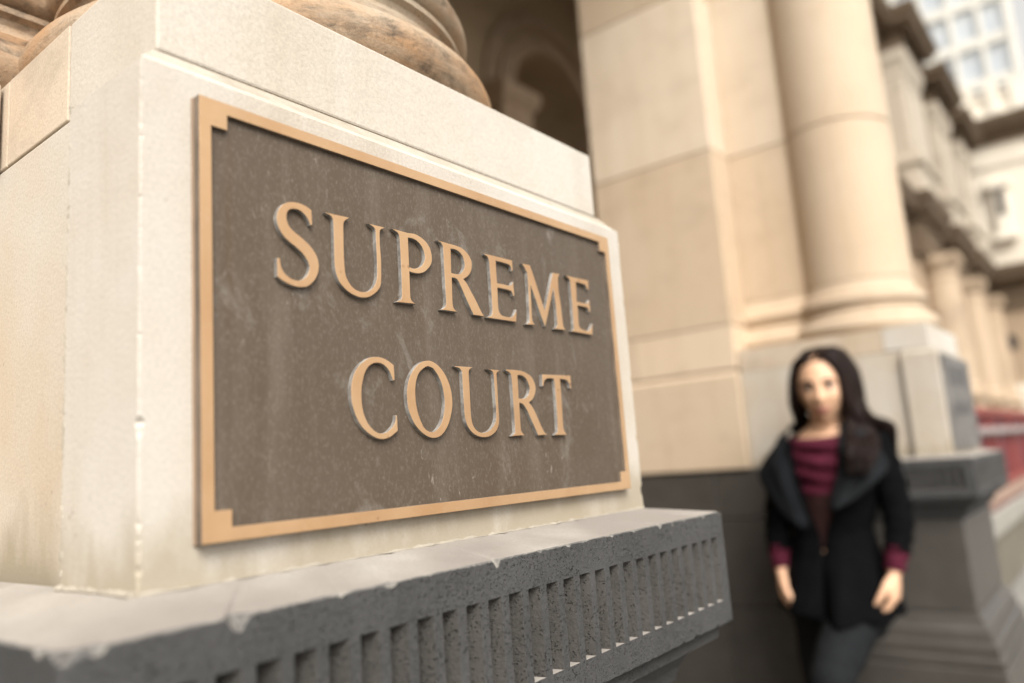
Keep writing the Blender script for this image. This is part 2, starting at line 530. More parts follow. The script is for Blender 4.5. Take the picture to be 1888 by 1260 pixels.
# ------------------------------------------------------------------ pedestals
def fluted_ledge(parent, seed=3):
    R = random.Random(seed)
    mb = MB()
    xl, xr, yf, h = LXL, LXR, LYF, LH
    yb = .40
    c = .0045           # vertical corner chamfer
    FT, FB, FD = -.027, -.0955, .0175
    chips = [(.022, .0075, .0075), (.236, .0055, .0040), (.492, .0050, .0036), (.593, .003, .004), (.40, .0018, .003), (.13, .0024, .006), (.33, .0020, .004), (.09, .0018, .003), (.29, .0014, .003), (.44, .0016, .002), (.545, .0018, .002), (-.05, .004, .006)]
    def prof(u, L, ch):
        d = .0007 + .0004 * sin(u * 97 + seed) * sin(u * 41) + .0007 * R.random() ** 2
        for (cx, dep, wid) in ch:
            q = max(0, 1 - abs(u - cx) / wid); d += dep * min(1, q * 1.7) * (.75 + .25 * R.random())
        e = min(u, L - u)
        d += .004 * exp(-(e / .006) ** 2)
        return d
    def side(P0, U, N, L, inner0, inner1, ch, flutes):
        """P0 outer start on top, U along, N outward"""
        P0, U, N = Vector(P0), Vector(U), Vector(N)
        us = sorted(set([round(L * i / 420, 5) for i in range(421)]))
        top_in, top_out, fr, lo = [], [], [], []
        for u in us:
            d = prof(u, L, ch)
            q = u / L
            top_in.append(Vector(inner0).lerp(Vector(inner1), q))
            top_out.append(P0 + U * u - N * d * 1.1)
            fr.append(P0 + U * u - Vector((0, 0, d * 1.0)))
            lo.append(P0 + U * u + Vector((0, 0, FT)))
        def strip(A, B, mi):
            n = len(A)
            mb.add(A + B, [(i, i + 1, n + i + 1, n + i) for i in range(n - 1)], mi)
        strip(top_in, top_out, 1); strip(top_out, fr, 2); strip(fr, lo, 0)
        pts = [0.0]
        for (a, b) in flutes: pts += [a, b]
        pts.append(L)
        Zt, Zb = Vector((0, 0, FT)), Vector((0, 0, FB))
        for k in range(len(pts) - 1):
            a, b = P0 + U * pts[k], P0 + U * pts[k + 1]
            if k % 2 == 0:
                mb.add([a + Zt, b + Zt, b + Zb, a + Zb], [(0, 1, 2, 3)], 0)
            else:
                D = -N * (FD * R.uniform(.92, 1.08))
                A = [a + Zt, b + Zt, b + Zb, a + Zb]
                ap = a.lerp(b, .40) + D
                up, dn = ap + Zt - Vector((0, 0, .001)), ap + Zb + Vector((0, 0, .0015))
                mb.add(A + [up, dn], [(0, 4, 5, 3), (4, 1, 2, 5), (0, 1, 4)], 3)
                mb.add(A + [up, dn], [(3, 5, 2)], 1)
        n = 120
        bl = [P0 + U * (L * i / n) + Zb for i in range(n + 1)]
        e1 = []; e2 = []
        for i in range(n + 1):
            w = .0018 + .0012 * R.random() + (.003 * R.random() if R.random() < .06 else 0)
            e1.append(P0 + U * (L * i / n) + Vector((0, 0, -h + w)))
            e2.append(P0 + U * (L * i / n) - N * w + Vector((0, 0, -h)))
        strip(bl, e1, 0); strip(e1, e2, 0)
        return fr[0], fr[-1]
    i0, i1 = (.004, .004, ZB), (WD - .004, .004, ZB)
    L = xr - xl - 2 * c
    fl = []
    for k in range(28):
        b = .621 - .0239 * k - (xl + c)
        fl.append((b - .0152, b))
    fl.sort()
    side((xl + c, yf, 0), (1, 0, 0), (0, -1, 0), L, i0, i1, [(cx - xl - c, d, w) for cx, d, w in chips], fl)
    Ls = yb - yf - c
    fs = []
    k = .03
    while k + .0152 < Ls - .01:
        fs.append((k, k + .0152)); k += .0239
    # left side runs from back to front so that the outward normal is -X
    sfl = sorted([(Ls - b, Ls - a) for a, b in fs])
    side((xl, yb, 0), (0, -1, 0), (-1, 0, 0), Ls, (.004, yb, ZB), i0, [(Ls - .02, .004, .006)], sfl)
    side((xr, yf + c, 0), (0, 1, 0), (1, 0, 0), Ls, i1, (WD - .004, yb, ZB), [(.05, .004, .006)], fs)
    # chamfered corners
    for (a, b) in (((xl, yf + c), (xl + c, yf)), ((xr - c, yf), (xr, yf + c))):
        z0, z1 = -.006, -h + .003
        mb.add([(a[0], a[1], z0), (b[0], b[1], z0), (b[0], b[1], z1), (a[0], a[1], z1)], [(0, 1, 2, 3)], 0)
        m = ((a[0] + b[0]) / 2, (a[1] + b[1]) / 2 + .004)
        mb.add([(a[0], a[1], z0), (b[0], b[1], z0), (b[0], b[1] + .006, -.001), (a[0] + (.006 if a[0] < .3 else 0), a[1], -.001), ], [(0, 1, 2, 3)], 2)
    # soffit with a cavetto running back under the lip
    pr = [(.0630, -h), (.060, -h - .0005), (.052, -h - .003), (.050, -h - .016), (.036, -h - .021), (.024, -h - .030), (.016, -h - .042), (.012, -h - .056), (.004, -h - .058), (0, -h - .070)]
    vs = []; 
    for (d, z) in pr:
        vs += [(0 - d, yb, z), (0 - d, -d, z), (WD + d, -d, z), (WD + d, yb, z)]
    fs2 = []
    for k in range(len(pr) - 1):
        for j in range(3):
            a = 4 * k + j
            fs2.append((a, a + 1, a + 5, a + 4))
    mb.add(vs, fs2, 0)
    o = mesh_obj("fluted_ledge", mb.v, mb.f, [BLUE, LTOP, CHIP, BLUEREC], parent, mb.m)
    bm = bmesh.new(); bm.from_mesh(o.data)
    bmesh.ops.remove_doubles(bm, verts=bm.verts, dist=1e-5)
    bm.to_mesh(o.data); bm.free()
    return o

def pedestal(name, label, group):
    t = thing(name, label, "pedestal", (0, 0, 0), group)
    # bluestone dado, base mouldings, plinth
    d = MB(); d.box(0, WD, 0, .42, -.47, -LH - .0705)
    d.obj("dado", BLUEP, t, bev=.004)
    b = MB()
    b.rect_profile(0, WD, 0, .42, [(.0, -.62), (.052, -.62), (.054, -.612), (.054, -.596), (.050, -.590), (.044, -.588), (.044, -.578), (.046, -.566), (.043, -.554), (.034, -.547), (.031, -.546), (.031, -.537),
                                   (.029, -.520), (.022, -.505), (.014, -.496), (.011, -.494), (.011, -.484), (.004, -.480), (.0, -.472)], caps=True)
    smooth_angle(b.obj("base_moulding", BLUEP, t), 30)
    p = MB(); p.box(-.062, WD + .062, -.062, .44, GZ, -.6205)
    p.obj("plinth", BLUEP, t, bev=.006)
    fluted_ledge(t)
    # limestone die: front slab with a small bright arris and a weathered slope running back under the cap
    e = MB()
    rows = [(0, 0, -.004), (0, 0, .3375), (.0045, 0, .3425), (.0165, 0, .3555), (.0185, 0, .3560)]
    vs = []; fs = []; ms = []
    for (d, _, z) in rows:
        k = 2.2 if z < .35 else 1.0
        vs += [(d, d, z), (WD - min(d * k, .0185), d, z), (WD - min(d * k, .0185), .1030, z), (d, .1030, z)]
    for k in range(len(rows) - 1):
        for j in range(4):
            a = 4 * k + j; b = 4 * k + (j + 1) % 4
            if k == 0 and j in (0, 1, 3): continue
            fs.append((a, b, b + 4, a + 4)); ms.append(1 if k == 2 else 0)
    n = 4 * (len(rows) - 1)
    fs += [(3, 2, 1, 0), (n, n + 1, n + 2, n + 3)]; ms += [0, 1]
    # front, left and right faces of the shaft, with a chipped arris at both front corners
    RD = random.Random(21); NZ = 260
    def arris(z, ch):
        d = .0008 + .0004 * sin(z * 71) * sin(z * 23 + 1) + .0009 * RD.random() ** 3
        for (c0, dep, wid) in ch:
            q = max(0, 1 - abs(z - c0) / wid); d += dep * min(1, q * 1.6) * (.8 + .2 * RD.random())
        return d
    cl = [(.1085, .0034, .0030), (.103, .0018, .0060), (.050, .0012, .005), (.041, .0016, .003), (.034, .0012, .005), (.024, .0013, .004), (.20, .0010, .003), (.245, .0008, .002), (.285, .0009, .003)]
    cr = [(.09, .003, .004), (.16, .0018, .003), (.25, .002, .004), (.03, .003, .006)]
    base = len(vs)
    for q in range(NZ + 1):
        z = -.004 + (.3375 + .004) * q / NZ
        a, b = arris(z, cl), arris(z, cr)
        if q in (0, NZ): a = b = .0004
        vs += [(0, .1030, z), (0, a * 1.15, z), (a, 0, z), (WD - b, 0, z), (WD, b * 1.15, z), (WD, .1030, z)]
    for q in range(NZ):
        for j in range(5):
            a = base + 6 * q + j
            fs.append((a, a + 1, a + 7, a + 6)); ms.append(0)
    die = mesh_obj("die", vs, fs, [LIME, LIMED], t, ms)
    bm = bmesh.new(); bm.from_mesh(die.data); bmesh.ops.recalc_face_normals(bm, faces=bm.faces)
    bm.to_mesh(die.data); bm.free()
    # wall stone behind the die, flush with the cap course
    w = MB(); w.box(.0190, WD - .0190, .1040, .655, .001, .3535)
    bevel(w.obj("side_stone", LIMEW, t), .0022, 2, 20)
    # lime mortar squeezed out along the foot of the die
    mo = MB(); R = random.Random(5)
    n = 90; pts = []; rr = []
    for i in range(n + 1):
        pts.append((WD * i / n, -.0002, ZB - .0002)); rr.append((.0003 + .0042 * R.random() ** 5, .0003 + .0020 * R.random() ** 3))
    mo.tube(pts, rr, 8)
    pts = [(-.0008, .003 + .1 * i / 30, ZB + .0003) for i in range(31)]
    mo.tube(pts, [(.0012 + .0035 * R.random() ** 2, .001 + .0018 * R.random()) for _ in pts], 8)
    pts = [(.0006, .1020, ZB + .33 * i / 110) for i in range(111)]
    mo.tube(pts, [(.0005 + .0016 * R.random() ** 3 + .0008 * (1 + sin(i * .23)), .0005 + .0018 * R.random() ** 3) for i, _ in enumerate(pts)], 8)
    smooth_angle(mo.obj("mortar_bead", MORTAR, t), 80)
    # cap course
    c = MB(); c.box(.0194, WD - .0194, .018, .1545, .3575, ZC1)
    bevel(c.obj("cap_stone", CAPS, t), .002, 2)
    c = MB(); c.box(.0190, WD - .0194, .1560, .2785, .3552, ZC1)
    bevel(c.obj("cap_stone", CAPT, t), .0012, 2)
    c = MB(); c.box(.0190, WD - .0194, .2795, .655, .3552, ZC1)
    bevel(c.obj("cap_stone", CAPT, t), .0012, 2)
    return t

near_ped = pedestal("column_pedestal", "pale limestone pedestal on a fluted dark stone ledge, carrying the bronze court plaque", "column pedestals at the court entrance")
far_ped = copy_tree(near_ped, None, (DX, 0, 0))
far_ped['label'] = "pedestal behind the woman's shoulder, carrying the grey plaque seen edge on"

# ------------------------------------------------------------------ column standing on the pedestal
CX, CY, CR = .289, .277, .1945
def arc(cr, cz, r, a0, a1, n=10):
    return [(cr + r * cos(radians(a0 + (a1 - a0) * i / n)), cz + r * sin(radians(a0 + (a1 - a0) * i / n))) for i in range(n + 1)]
def base_profile(z0):
    h = .066
    p = [(.20, z0 + .0008)]
    p += arc(.2235, z0 + h / 2 + .0005, h / 2, -90, 90, 14)
    p += [(.2285, z0 + h + .001), (.2285, z0 + h + .009)]
    p += [(.222, z0 + h + .012), (.2165, z0 + h + .018), (.2145, z0 + h + .025), (.2165, z0 + h + .031), (.2205, z0 + h + .034)]
    p += [(.2225, z0 + h + .035), (.2225, z0 + h + .041)]
    p += arc(.2105, z0 + h + .0615, .0205, -90, 90, 12)
    p += [(.2125, z0 + h + .083), (.2125, z0 + h + .091), (.2065, z0 + h + .094), (.200, z0 + h + .102), (.1965, z0 + h + .115), (CR, z0 + h + .135)]
    return p
def column(name, label, group, drum_mat, base_mat):
    t = thing(name, label, "column", (0, 0, 0), group)
    b = MB(); b.lathe(CX, CY, base_profile(ZC1), 128)
    smooth_angle(b.obj("column_base", base_mat, t), 28)
    zs = [ZC1 + .2015, 1.237, 1.93, 2.62, 3.25]
    for a, c in zip(zs[:-1], zs[1:]):
        d = MB()
        g = .0035
        d.lathe(CX, CY, [(CR - .03, a), (CR - g, a), (CR, a + g), (CR, c - g - .003), (CR - g, c - .003), (CR - .03, c - .003)], 96)
        smooth_angle(d.obj("shaft_drum", drum_mat, t), 28)
    k = MB()
    k.lathe(CX, CY, [(.17, 3.2502), (.20, 3.252), (.205, 3.27), (.198, 3.29), (.198, 3.33), (.215, 3.36), (.235, 3.40), (.24, 3.42), (.15, 3.42)], 64)
    k.box(CX - .25, CX + .25, CY - .25, CY + .25, 3.4205, 3.50)
    smooth_angle(k.obj("capital", drum_mat, t), 28)
    return t
near_col = column("stone_column", "column rising from the plaque pedestal, its rounded base mouldings stained brown and black", "columns at the court entrance", COLM, TORS)
far_col = column("stone_column", "smooth tan column standing on the pedestal beside the woman", "columns at the court entrance", COLM, PIER2)
far_col.location = (DX, 0, 0)

# ------------------------------------------------------------------ piers behind the columns
def pier(name, label, group, m, mb_, base_mat, proud):
    t = thing(name, label, "pier", (0, 0, 0), group)
    # bluestone courses
    for (a, b) in ((GZ, -.49), (-.486, -.18), (-.176, -.001)):
        ys = [.445, .80, 1.20] if b > -.2 or a < -.9 else [.445, 1.20]
        for y0, y1 in zip(ys[:-1], ys[1:]):
            block(t, .004, WD - .004, y0 + .0015, y1 - .0015, a, b, BLUEP)
    # sandstone foot with the same splayed weathering
    w = MB()
    w.rect_profile(-proud, WD + .008, .660, 1.20, [(0, .001), (0, ZT + .002), (-.006, ZT + .012), (-.022, ZC0 - .001)])
    bevel(w.obj("foot_stone", m, t), .003, 2, 20)
    body = [(ZC0 + .001, .538), (.5415, 1.2355), (1.239, 1.928), (1.9315, 2.618), (2.6215, 3.50)]
    x0 = .0
    for i, (a, b) in enumerate(body):
        if i == 0:
            block(t, x0, WD, .662, 1.078, a, b, m); block(t, x0, WD, 1.0815, 1.20, a, b, m)
        else:
            block(t, x0, WD, .662, 1.20, a, b, m if i % 2 else mb_)
    # recessed pilaster strip beside the column
    px = .165
    for i, (a, b) in enumerate([(.6385, 1.2355)] + body[2:]):
        block(t, px, WD - .165, .30, .6605, a, b, mb_ if i % 2 else m)
    # its base mouldings, returned from the column base
    bp = base_profile(ZC1)
    prof = [(px - (r - CR), z) for r, z in bp] + [(px + .05, bp[-1][1]), (px + .05, bp[0][1])]
    q = MB(); q.extrude_profile(prof, .30, .6615)
    smooth_angle(q.obj("pilaster_base", base_mat, t), 28)
    # impost moulding high on the pier
    im = MB()
    im.rect_profile(0, WD, .662, 1.20, [(.001, 2.19), (.012, 2.19), (.012, 2.22), (.03, 2.25), (.034, 2.27), (.034, 2.30), (.001, 2.30)])
    im.obj("impost_moulding", mb_, t, bev=.002)
    return t
near_pier = pier("stone_pier", "weathered brown pier behind the near column base, mostly hidden at the picture's upper edge", "piers at the court entrance", TANS, TANS, TORS, .0085)
# street wall running off to the left behind the near column
for (a, b, y, m_, nm) in ((.001, .3535, .300, LIME, "wall_stone"), (.3575, ZC1, .288, CAPT, "cap_stone"), (.640, 1.2355, .368, TANS, "wall_stone"), (1.239, 2.2, .368, TANS, "wall_stone"), (2.204, 3.5, .368, TANS, "wall_stone")):
    block(near_pier, -1.5, .0165, y, .66, a, b, m_, nm)
q = MB(); q.extrude_profile([(.368 - (r - CR), z) for r, z in base_profile(ZC1)] + [(.42, .638), (.42, ZC1 + .001)], -1.5, .125, 'X')
smooth_angle(q.obj("wall_base", TORS, near_pier), 28)
block(near_pier, -1.5, -.012, .30, .66, GZ, -.001, BLUEP)
far_pier = pier("stone_pier", "broad tan ashlar pier on dark stone courses, the woman leaning against its foot", "piers at the court entrance", PIER, PIER2, PIER, .0085)
far_pier.location = (DX, 0, 0)

# ------------------------------------------------------------------ plaque on the near pedestal
PX0, PX1, PZ0, PZ1, PY = .0334, .5377, .0346, .3201, -.0095
plaque = thing("name_plaque", "dark bronze plaque with raised copper letters reading SUPREME COURT", "plaque", (0, 0, 0))
bp = MB()
bp.box(PX0 - .0008, PX1 + .0008, -.0022, -.0002, PZ0 - .0006, PZ1 + .0004)
bp.obj("back_plate", PSIDE, plaque, bev=.0006)
fp = MB(); fp.box(PX0 + .003, PX1 - .003, -.0059, -.0024, PZ0 + .003, PZ1 - .003)
fp.obj("face_plate", FIELD, plaque)
# frame with stepped corners
bw, bl = .0084, .0200
def frame_pts():
    o = [(PX0, PZ0), (PX1, PZ0), (PX1, PZ1), (PX0, PZ1)]
    a0, a1, c0, c1 = PX0 + bw, PX1 - bw, PZ0 + bw, PZ1 - bw
    e = bl
    i = [(PX0 + e, c0), (PX1 - e, c0), (PX1 - e, PZ0 + e - .001), (a1, PZ0 + e - .001), (a1, PZ1 - e + .001), (PX1 - e, PZ1 - e + .001), (PX1 - e, c1),
         (PX0 + e, c1), (PX0 + e, PZ1 - e + .001), (a0, PZ1 - e + .001), (a0, PZ0 + e - .001), (PX0 + e, PZ0 + e - .001)]
    return o, i
def curve_solid(name, loops, yback, yfront, mats, parent, round_=.0003):
    cu = bpy.data.curves.new(name, 'CURVE')
    cu.dimensions = '2D'; cu.fill_mode = 'BOTH'
    for lp in loops:
        s = cu.splines.new('POLY'); s.points.add(len(lp) - 1)
        for p, (x, z) in zip(s.points, lp): p.co = (x, z, 0, 1)
        s.use_cyclic_u = True
    cu.extrude = (yback - yfront) / 2 - round_
    cu.bevel_depth = round_; cu.bevel_resolution = 1; cu.offset = -round_
    o = bpy.data.objects.new(name, cu)
    COL.objects.link(o)
    dg = bpy.context.evaluated_depsgraph_get()
    me = bpy.data.meshes.new_from_object(o.evaluated_get(dg))
    bpy.data.objects.remove(o)
    ym = (yback + yfront) / 2
    for v in me.vertices:
        x, z, y = v.co
        v.co = (x, ym - y, z)
    me.materials.clear()
    for m in mats: me.materials.append(m)
    me.update()
    for p in me.polygons:
        p.material_index = 0 if abs(p.normal.y) > .6 else 1
        p.use_smooth = False
    ob = bpy.data.objects.new(name, me); COL.objects.link(ob); ob.parent = parent
    recalc(ob)
    return ob
o_, i_ = frame_pts()
fr = curve_solid("frame", [o_, i_], -.0026, PY, [COPPER, FSIDE], plaque)
for p in fr.data.polygons:
    if p.material_index == 1 and p.normal.z > .6 and p.center.z < .1: p.material_index = 2
fr.data.materials.append(OXIDE)

# letter outlines: (offset x, offset y, scale, [loops]); a point is (x, y) or (x, y, 1) for a sharp corner
LET = [   # letter outlines on the plaque face, millimetres (x along the plaque, z up); a third value marks a sharp corner
 [[(116.2,258.5,1),(112.2,260.2),(107.0,261.2),(101.8,261.1),(96.6,259.9),(91.8,256.9),(88.5,252.6),(87.0,247.8),(87.1,243.9),(88.2,240.3),(90.3,236.8),(93.3,233.6),(97.6,230.8),(102.7,228.1),(107.1,225.0),(110.9,221.1),(112.9,216.9),(112.6,213.2),(110.8,209.6),(107.8,206.6),(104.2,204.8),(100.0,204.6),(95.7,205.9),(92.3,208.1),(89.9,211.6),(89.0,215.2),(88.7,218.3,1),(86.6,218.2,1),(86.4,205.0,1),(90.0,203.0),(95.5,201.1),(101.2,200.1),(106.3,200.4),(111.2,201.8),(115.6,205.3),(119.1,210.0),(121.0,216.0),(121.0,220.5),(119.4,225.4),(115.8,229.9),(111.3,233.6),(106.2,236.6),(101.4,239.1),(97.3,242.2),(95.4,245.7),(94.9,248.9),(95.7,252.5),(98.0,255.0),(101.6,256.2),(105.5,256.1),(109.4,254.4),(112.3,251.8),(113.9,249.3),(114.8,246.9,1),(116.5,247.5,1)]],
 [[(128.0,259.5,1),(150.9,260.3,1),(146.7,257.2),(144.9,253.7),(144.6,242.9),(144.3,232.1),(144.5,221.5),(145.4,214.6),(147.8,210.2),(151.3,206.6),(156.3,204.6),(161.5,204.3),(166.9,205.8),(171.8,209.5),(174.8,214.5),(176.1,219.9),(176.5,231.6),(176.4,244.0),(176.5,254.6),(175.2,257.2),(172.5,258.5),(169.2,259.6,1),(186.6,259.8,1),(182.8,257.8),(180.8,255.2),(180.4,244.8),(180.8,232.4),(180.2,218.0),(179.1,211.7),(175.9,207.3),(171.4,203.7),(165.9,200.9),(159.8,199.9),(153.9,200.5),(148.1,202.3),(143.2,205.2),(139.1,209.2),(136.6,214.4),(135.5,220.0),(135.3,227.6),(135.6,242.3),(135.5,253.6),(134.6,256.9),(132.0,258.4),(128.7,258.9,1)]],
 [[(194.3,260.5,1),(211.2,260.4,1),(219.0,261.0),(226.0,259.5),(232.2,256.3),(236.3,251.4),(237.8,245.1),(236.7,238.9),(232.9,234.2),(227.8,230.2),(221.3,228.0),(215.1,227.6),(210.8,228.1,1),(210.6,219.8),(210.5,209.5),(210.8,205.6),(212.6,203.3),(216.3,201.6,1),(194.5,200.8,1),(198.9,202.9),(201.1,206.0),(201.8,221.9),(201.9,236.6),(201.8,250.3),(201.4,255.9),(199.7,258.4),(195.2,259.9,1)],
  [(211.1,256.4,1),(216.3,256.6),(221.7,255.2),(226.2,251.9),(228.7,247.6),(229.5,242.5),(227.6,238.0),(224.2,234.2),(218.5,231.8),(214.6,231.2),(210.8,231.8,1)]],
 [[(245.7,260.7,1),(260.6,260.4,1),(269.0,260.3),(277.4,259.0),(283.8,255.5),(287.7,250.5),(288.2,245.2),(286.2,239.5),(281.9,234.9),(275.8,231.3,1),(280.3,227.7),(284.5,222.0),(289.8,215.4),(296.7,205.3),(301.0,200.8,1),(286.4,200.7,1),(283.0,206.0),(278.0,213.9),(272.3,223.6),(269.0,228.7),(265.4,230.6),(261.1,230.6,1),(260.4,218.1),(260.2,206.5),(261.9,202.9),(265.8,200.6,1),(244.9,200.6,1),(249.6,202.7),(252.0,206.8),(252.2,218.2),(252.1,229.7),(252.2,245.1),(252.3,254.2),(251.7,257.3),(249.6,259.5),(246.5,260.1,1)],
  [(261.7,256.2,1),(267.7,256.6),(273.2,255.0),(277.1,251.3),(278.8,245.6),(277.6,240.8),(273.9,236.6),(270.5,235.0),(265.8,234.5),(260.7,234.5,1)]],
 [[(306.5,259.8,1),(347.2,260.2,1),(347.2,250.5,1),(345.5,249.5,1),(344.4,253.4),(341.4,255.2),(335.8,255.7),(322.5,255.7,1),(322.2,245.5),(322.2,234.4,1),(333.5,234.6),(340.7,234.6),(344.0,236.2),(346.4,239.4,1),(346.9,225.5,1),(345.0,225.3,1),(343.6,228.6),(340.7,229.9),(333.0,230.3),(322.3,230.2,1),(321.4,213.0),(322.4,207.9),(325.2,204.7),(332.1,203.9),(340.4,204.4),(345.5,208.3),(348.4,212.9,1),(346.9,200.5,1),(304.3,200.2,1),(309.5,202.2),(312.6,206.5),(313.1,224.8),(313.1,248.6),(312.5,254.4),(310.9,257.4),(306.9,258.9,1)]],
 [[(362.6,259.6,1),(375.0,260.2,1),(380.3,249.2),(386.4,234.8),(394.3,216.7,1),(404.0,237.2),(413.6,258.5,1),(425.7,258.9,1),(422.9,255.7),(421.6,251.9),(421.4,239.5),(423.0,226.8),(424.2,207.6),(425.5,203.1),(428.8,200.4,1),(407.8,199.8,1),(412.3,202.2),(414.3,205.9),(414.1,223.6),(412.3,242.6,1),(404.9,226.0),(398.3,211.9),(392.8,200.7,1),(387.7,210.1),(380.7,225.8),(373.8,240.0,1),(372.8,223.4),(372.3,208.4),(373.0,203.4),(377.0,200.6,1),(361.0,199.7,1),(365.7,201.3),(367.9,204.9),(369.4,228.4),(370.0,249.1),(368.4,253.3),(365.7,256.6)]],
 [[(437.0,259.1,1),(479.6,259.9,1),(478.6,249.9,1),(476.5,249.4,1),(473.8,253.4),(470.5,254.6),(454.8,254.6,1),(454.2,245.1),(453.5,233.3,1),(469.5,233.3),(475.0,234.5),(478.3,238.2,1),(478.3,225.4,1),(476.0,224.8,1),(474.5,228.1),(470.0,229.4),(454.4,229.5,1),(453.6,210.7),(455.4,205.7),(462.5,203.8),(470.6,203.6),(476.5,207.1),(480.8,212.8,1),(478.3,200.0,1),(437.7,200.1,1),(441.9,201.8),(443.6,204.5),(444.3,225.7),(444.3,248.2),(444.0,254.0),(441.7,256.9),(437.8,258.3,1)]],
 [[(188.9,150.4,1),(183.4,153.4),(177.2,155.4),(171.1,155.7),(164.9,154.6),(158.8,151.3),(152.7,146.3),(148.7,139.9),(146.6,133.0),(146.1,126.2),(147.0,119.0),(149.5,111.8),(153.5,105.1),(159.0,100.0),(164.8,96.5),(170.6,94.5),(176.7,94.2),(183.0,96.0),(190.0,100.3,1),(189.9,112.1,1),(188.9,111.8,1),(187.6,106.8),(184.2,102.7),(179.3,99.5),(173.9,98.3),(168.7,99.3),(163.6,102.8),(159.5,107.9),(156.6,115.2),(155.7,123.1),(156.1,131.1),(158.2,139.1),(161.1,145.0),(165.4,149.1),(170.8,151.1),(176.2,150.9),(180.7,148.8),(184.5,145.1),(186.4,141.0),(187.4,138.6,1),(189.2,138.9,1)]],
 [[(226.0,156.3),(218.0,154.2),(211.2,149.4),(205.1,141.8),(202.0,133.6),(201.3,125.6),(202.2,117.1),(205.3,109.8),(209.6,103.5),(215.6,98.6),(221.8,95.4),(228.3,94.1),(235.1,95.2),(241.4,99.2),(246.7,105.7),(250.4,113.6),(252.5,122.0),(252.0,131.7),(249.1,140.2),(244.5,147.3),(238.8,152.4),(232.3,155.6)],
  [(225.2,151.5),(219.2,148.6),(214.9,144.6),(212.0,138.6),(210.6,131.6),(210.6,123.5),(211.8,115.5),(214.7,108.1),(219.0,101.7),(224.6,99.1),(230.4,99.6),(235.8,103.4),(239.6,108.7),(242.3,115.9),(243.4,123.1),(242.7,131.5),(240.7,138.6),(237.3,144.5),(232.6,149.7),(228.6,151.2)]],
 [[(257.6,153.7,1),(281.0,154.0,1),(277.3,152.3),(275.2,149.0),(275.1,138.1),(274.8,123.4),(274.8,111.7),(276.3,104.7),(280.3,100.0),(286.3,97.7),(292.7,98.1),(299.4,100.4),(304.5,104.6),(307.3,108.8),(308.4,116.1),(308.5,133.2),(308.4,147.3),(307.5,151.0),(304.8,152.6),(300.2,153.4,1),(317.8,153.1,1),(314.5,151.8),(312.5,149.1),(312.3,138.2),(311.9,121.0),(311.9,111.3),(310.7,104.6),(306.8,99.2),(300.8,95.7),(293.2,93.9),(286.0,94.1),(279.0,95.9),(273.2,99.5),(269.3,104.1),(266.9,111.0),(266.5,120.3),(266.6,136.6),(266.6,148.3),(265.6,150.7),(262.9,152.3),(258.1,153.0,1)]],
 [[(326.0,154.4,1),(339.8,154.7),(349.4,154.3),(357.1,152.6),(363.7,149.5),(367.7,144.8),(369.3,138.7),(367.3,133.1),(363.1,128.1),(357.2,125.1,1),(362.2,120.8),(366.5,114.8),(372.4,105.1),(377.2,98.1),(382.2,94.8,1),(367.9,94.4,1),(362.1,103.9),(354.6,115.9),(349.5,122.1),(345.8,124.0),(342.6,124.4,1),(342.0,113.4),(342.0,101.6),(343.2,97.8),(347.1,94.7,1),(327.7,94.3,1),(331.6,96.0),(333.4,99.4),(333.6,113.4),(333.8,139.8),(333.4,148.7),(331.8,151.5),(326.6,153.4,1)],
  [(342.9,150.1,1),(348.9,150.1),(354.5,147.9),(358.0,143.8),(359.9,138.4),(358.2,133.5),(354.4,130.0),(349.3,128.5),(342.0,128.5,1)]],
 [[(381.4,152.7,1),(429.8,153.8,1),(429.6,141.3,1),(427.4,140.9,1),(426.4,145.1),(423.6,148.1),(418.5,149.4),(410.7,149.6,1),(410.7,138.5),(410.3,117.6),(409.8,103.4),(410.9,98.4),(415.3,94.2,1),(393.8,94.2,1),(397.8,96.5),(400.1,99.4),(401.1,117.5),(401.3,141.2),(400.4,149.3,1),(391.8,149.4),(386.7,148.1),(383.9,145.7),(382.4,141.7,1),(380.4,141.3,1)]],
]
def smooth_loop(pts, n=5):
    N = len(pts); res = []
    P = [Vector((p[0], p[1])) for p in pts]
    K = [len(p) > 2 for p in pts]
    for i in range(N):
        j = (i + 1) % N
        p1, p2 = P[i], P[j]
        p0 = P[i - 1] if not K[i] else p1 * 2 - p2 if False else (p1 - (p2 - p1) * .5)
        p3 = P[(j + 1) % N] if not K[j] else (p2 + (p2 - p1) * .5)
        if K[i] and K[j]:
            res.append(tuple(p1)); continue
        for k in range(n):
            s = k / n
            q = .5 * ((2 * p1) + (p2 - p0) * s + (2 * p0 - 5 * p1 + 4 * p2 - p3) * s * s + (3 * p1 - p0 - 3 * p2 + p3) * s ** 3)
            res.append(tuple(q))
    return res
for loops in LET:
    L2 = [[(x / 1000 * 1.0104 + .00226, z / 1000 * 1.0104 - .0007) for x, z in smooth_loop(lp)] for lp in loops]
    curve_solid("letter", L2, -.0057, PY - .0003, [COPPER, OXIDE], plaque, .00035)

# grey plaque on the far pedestal
gp = thing("grey_plaque", "grey metal plaque fixed to the street face of the far pedestal, seen almost edge on", "plaque", (DX, 0, 0))
b = MB(); b.box(PX0, PX1, -.0080, -.0002, PZ0 - .012, PZ1 + .012); b.obj("face_plate", GREYPL, gp, bev=.001)
_fr = curve_solid("frame", [[(x, z + (.012 if z > .2 else -.012)) for x, z in o_], [(x, z + (.012 if z > .2 else -.012)) for x, z in i_]], -.0078, PY, [GREYPL, GREYPL], gp)
b = MB()
for (x0, x1, z0, z1) in ((.10, .46, .235, .30), (.13, .43, .135, .175)):
    b.box(x0, x1, -.0095, -.0082, z0, z1)
b.obj("raised_panel", GREYPD, gp, bev=.001)

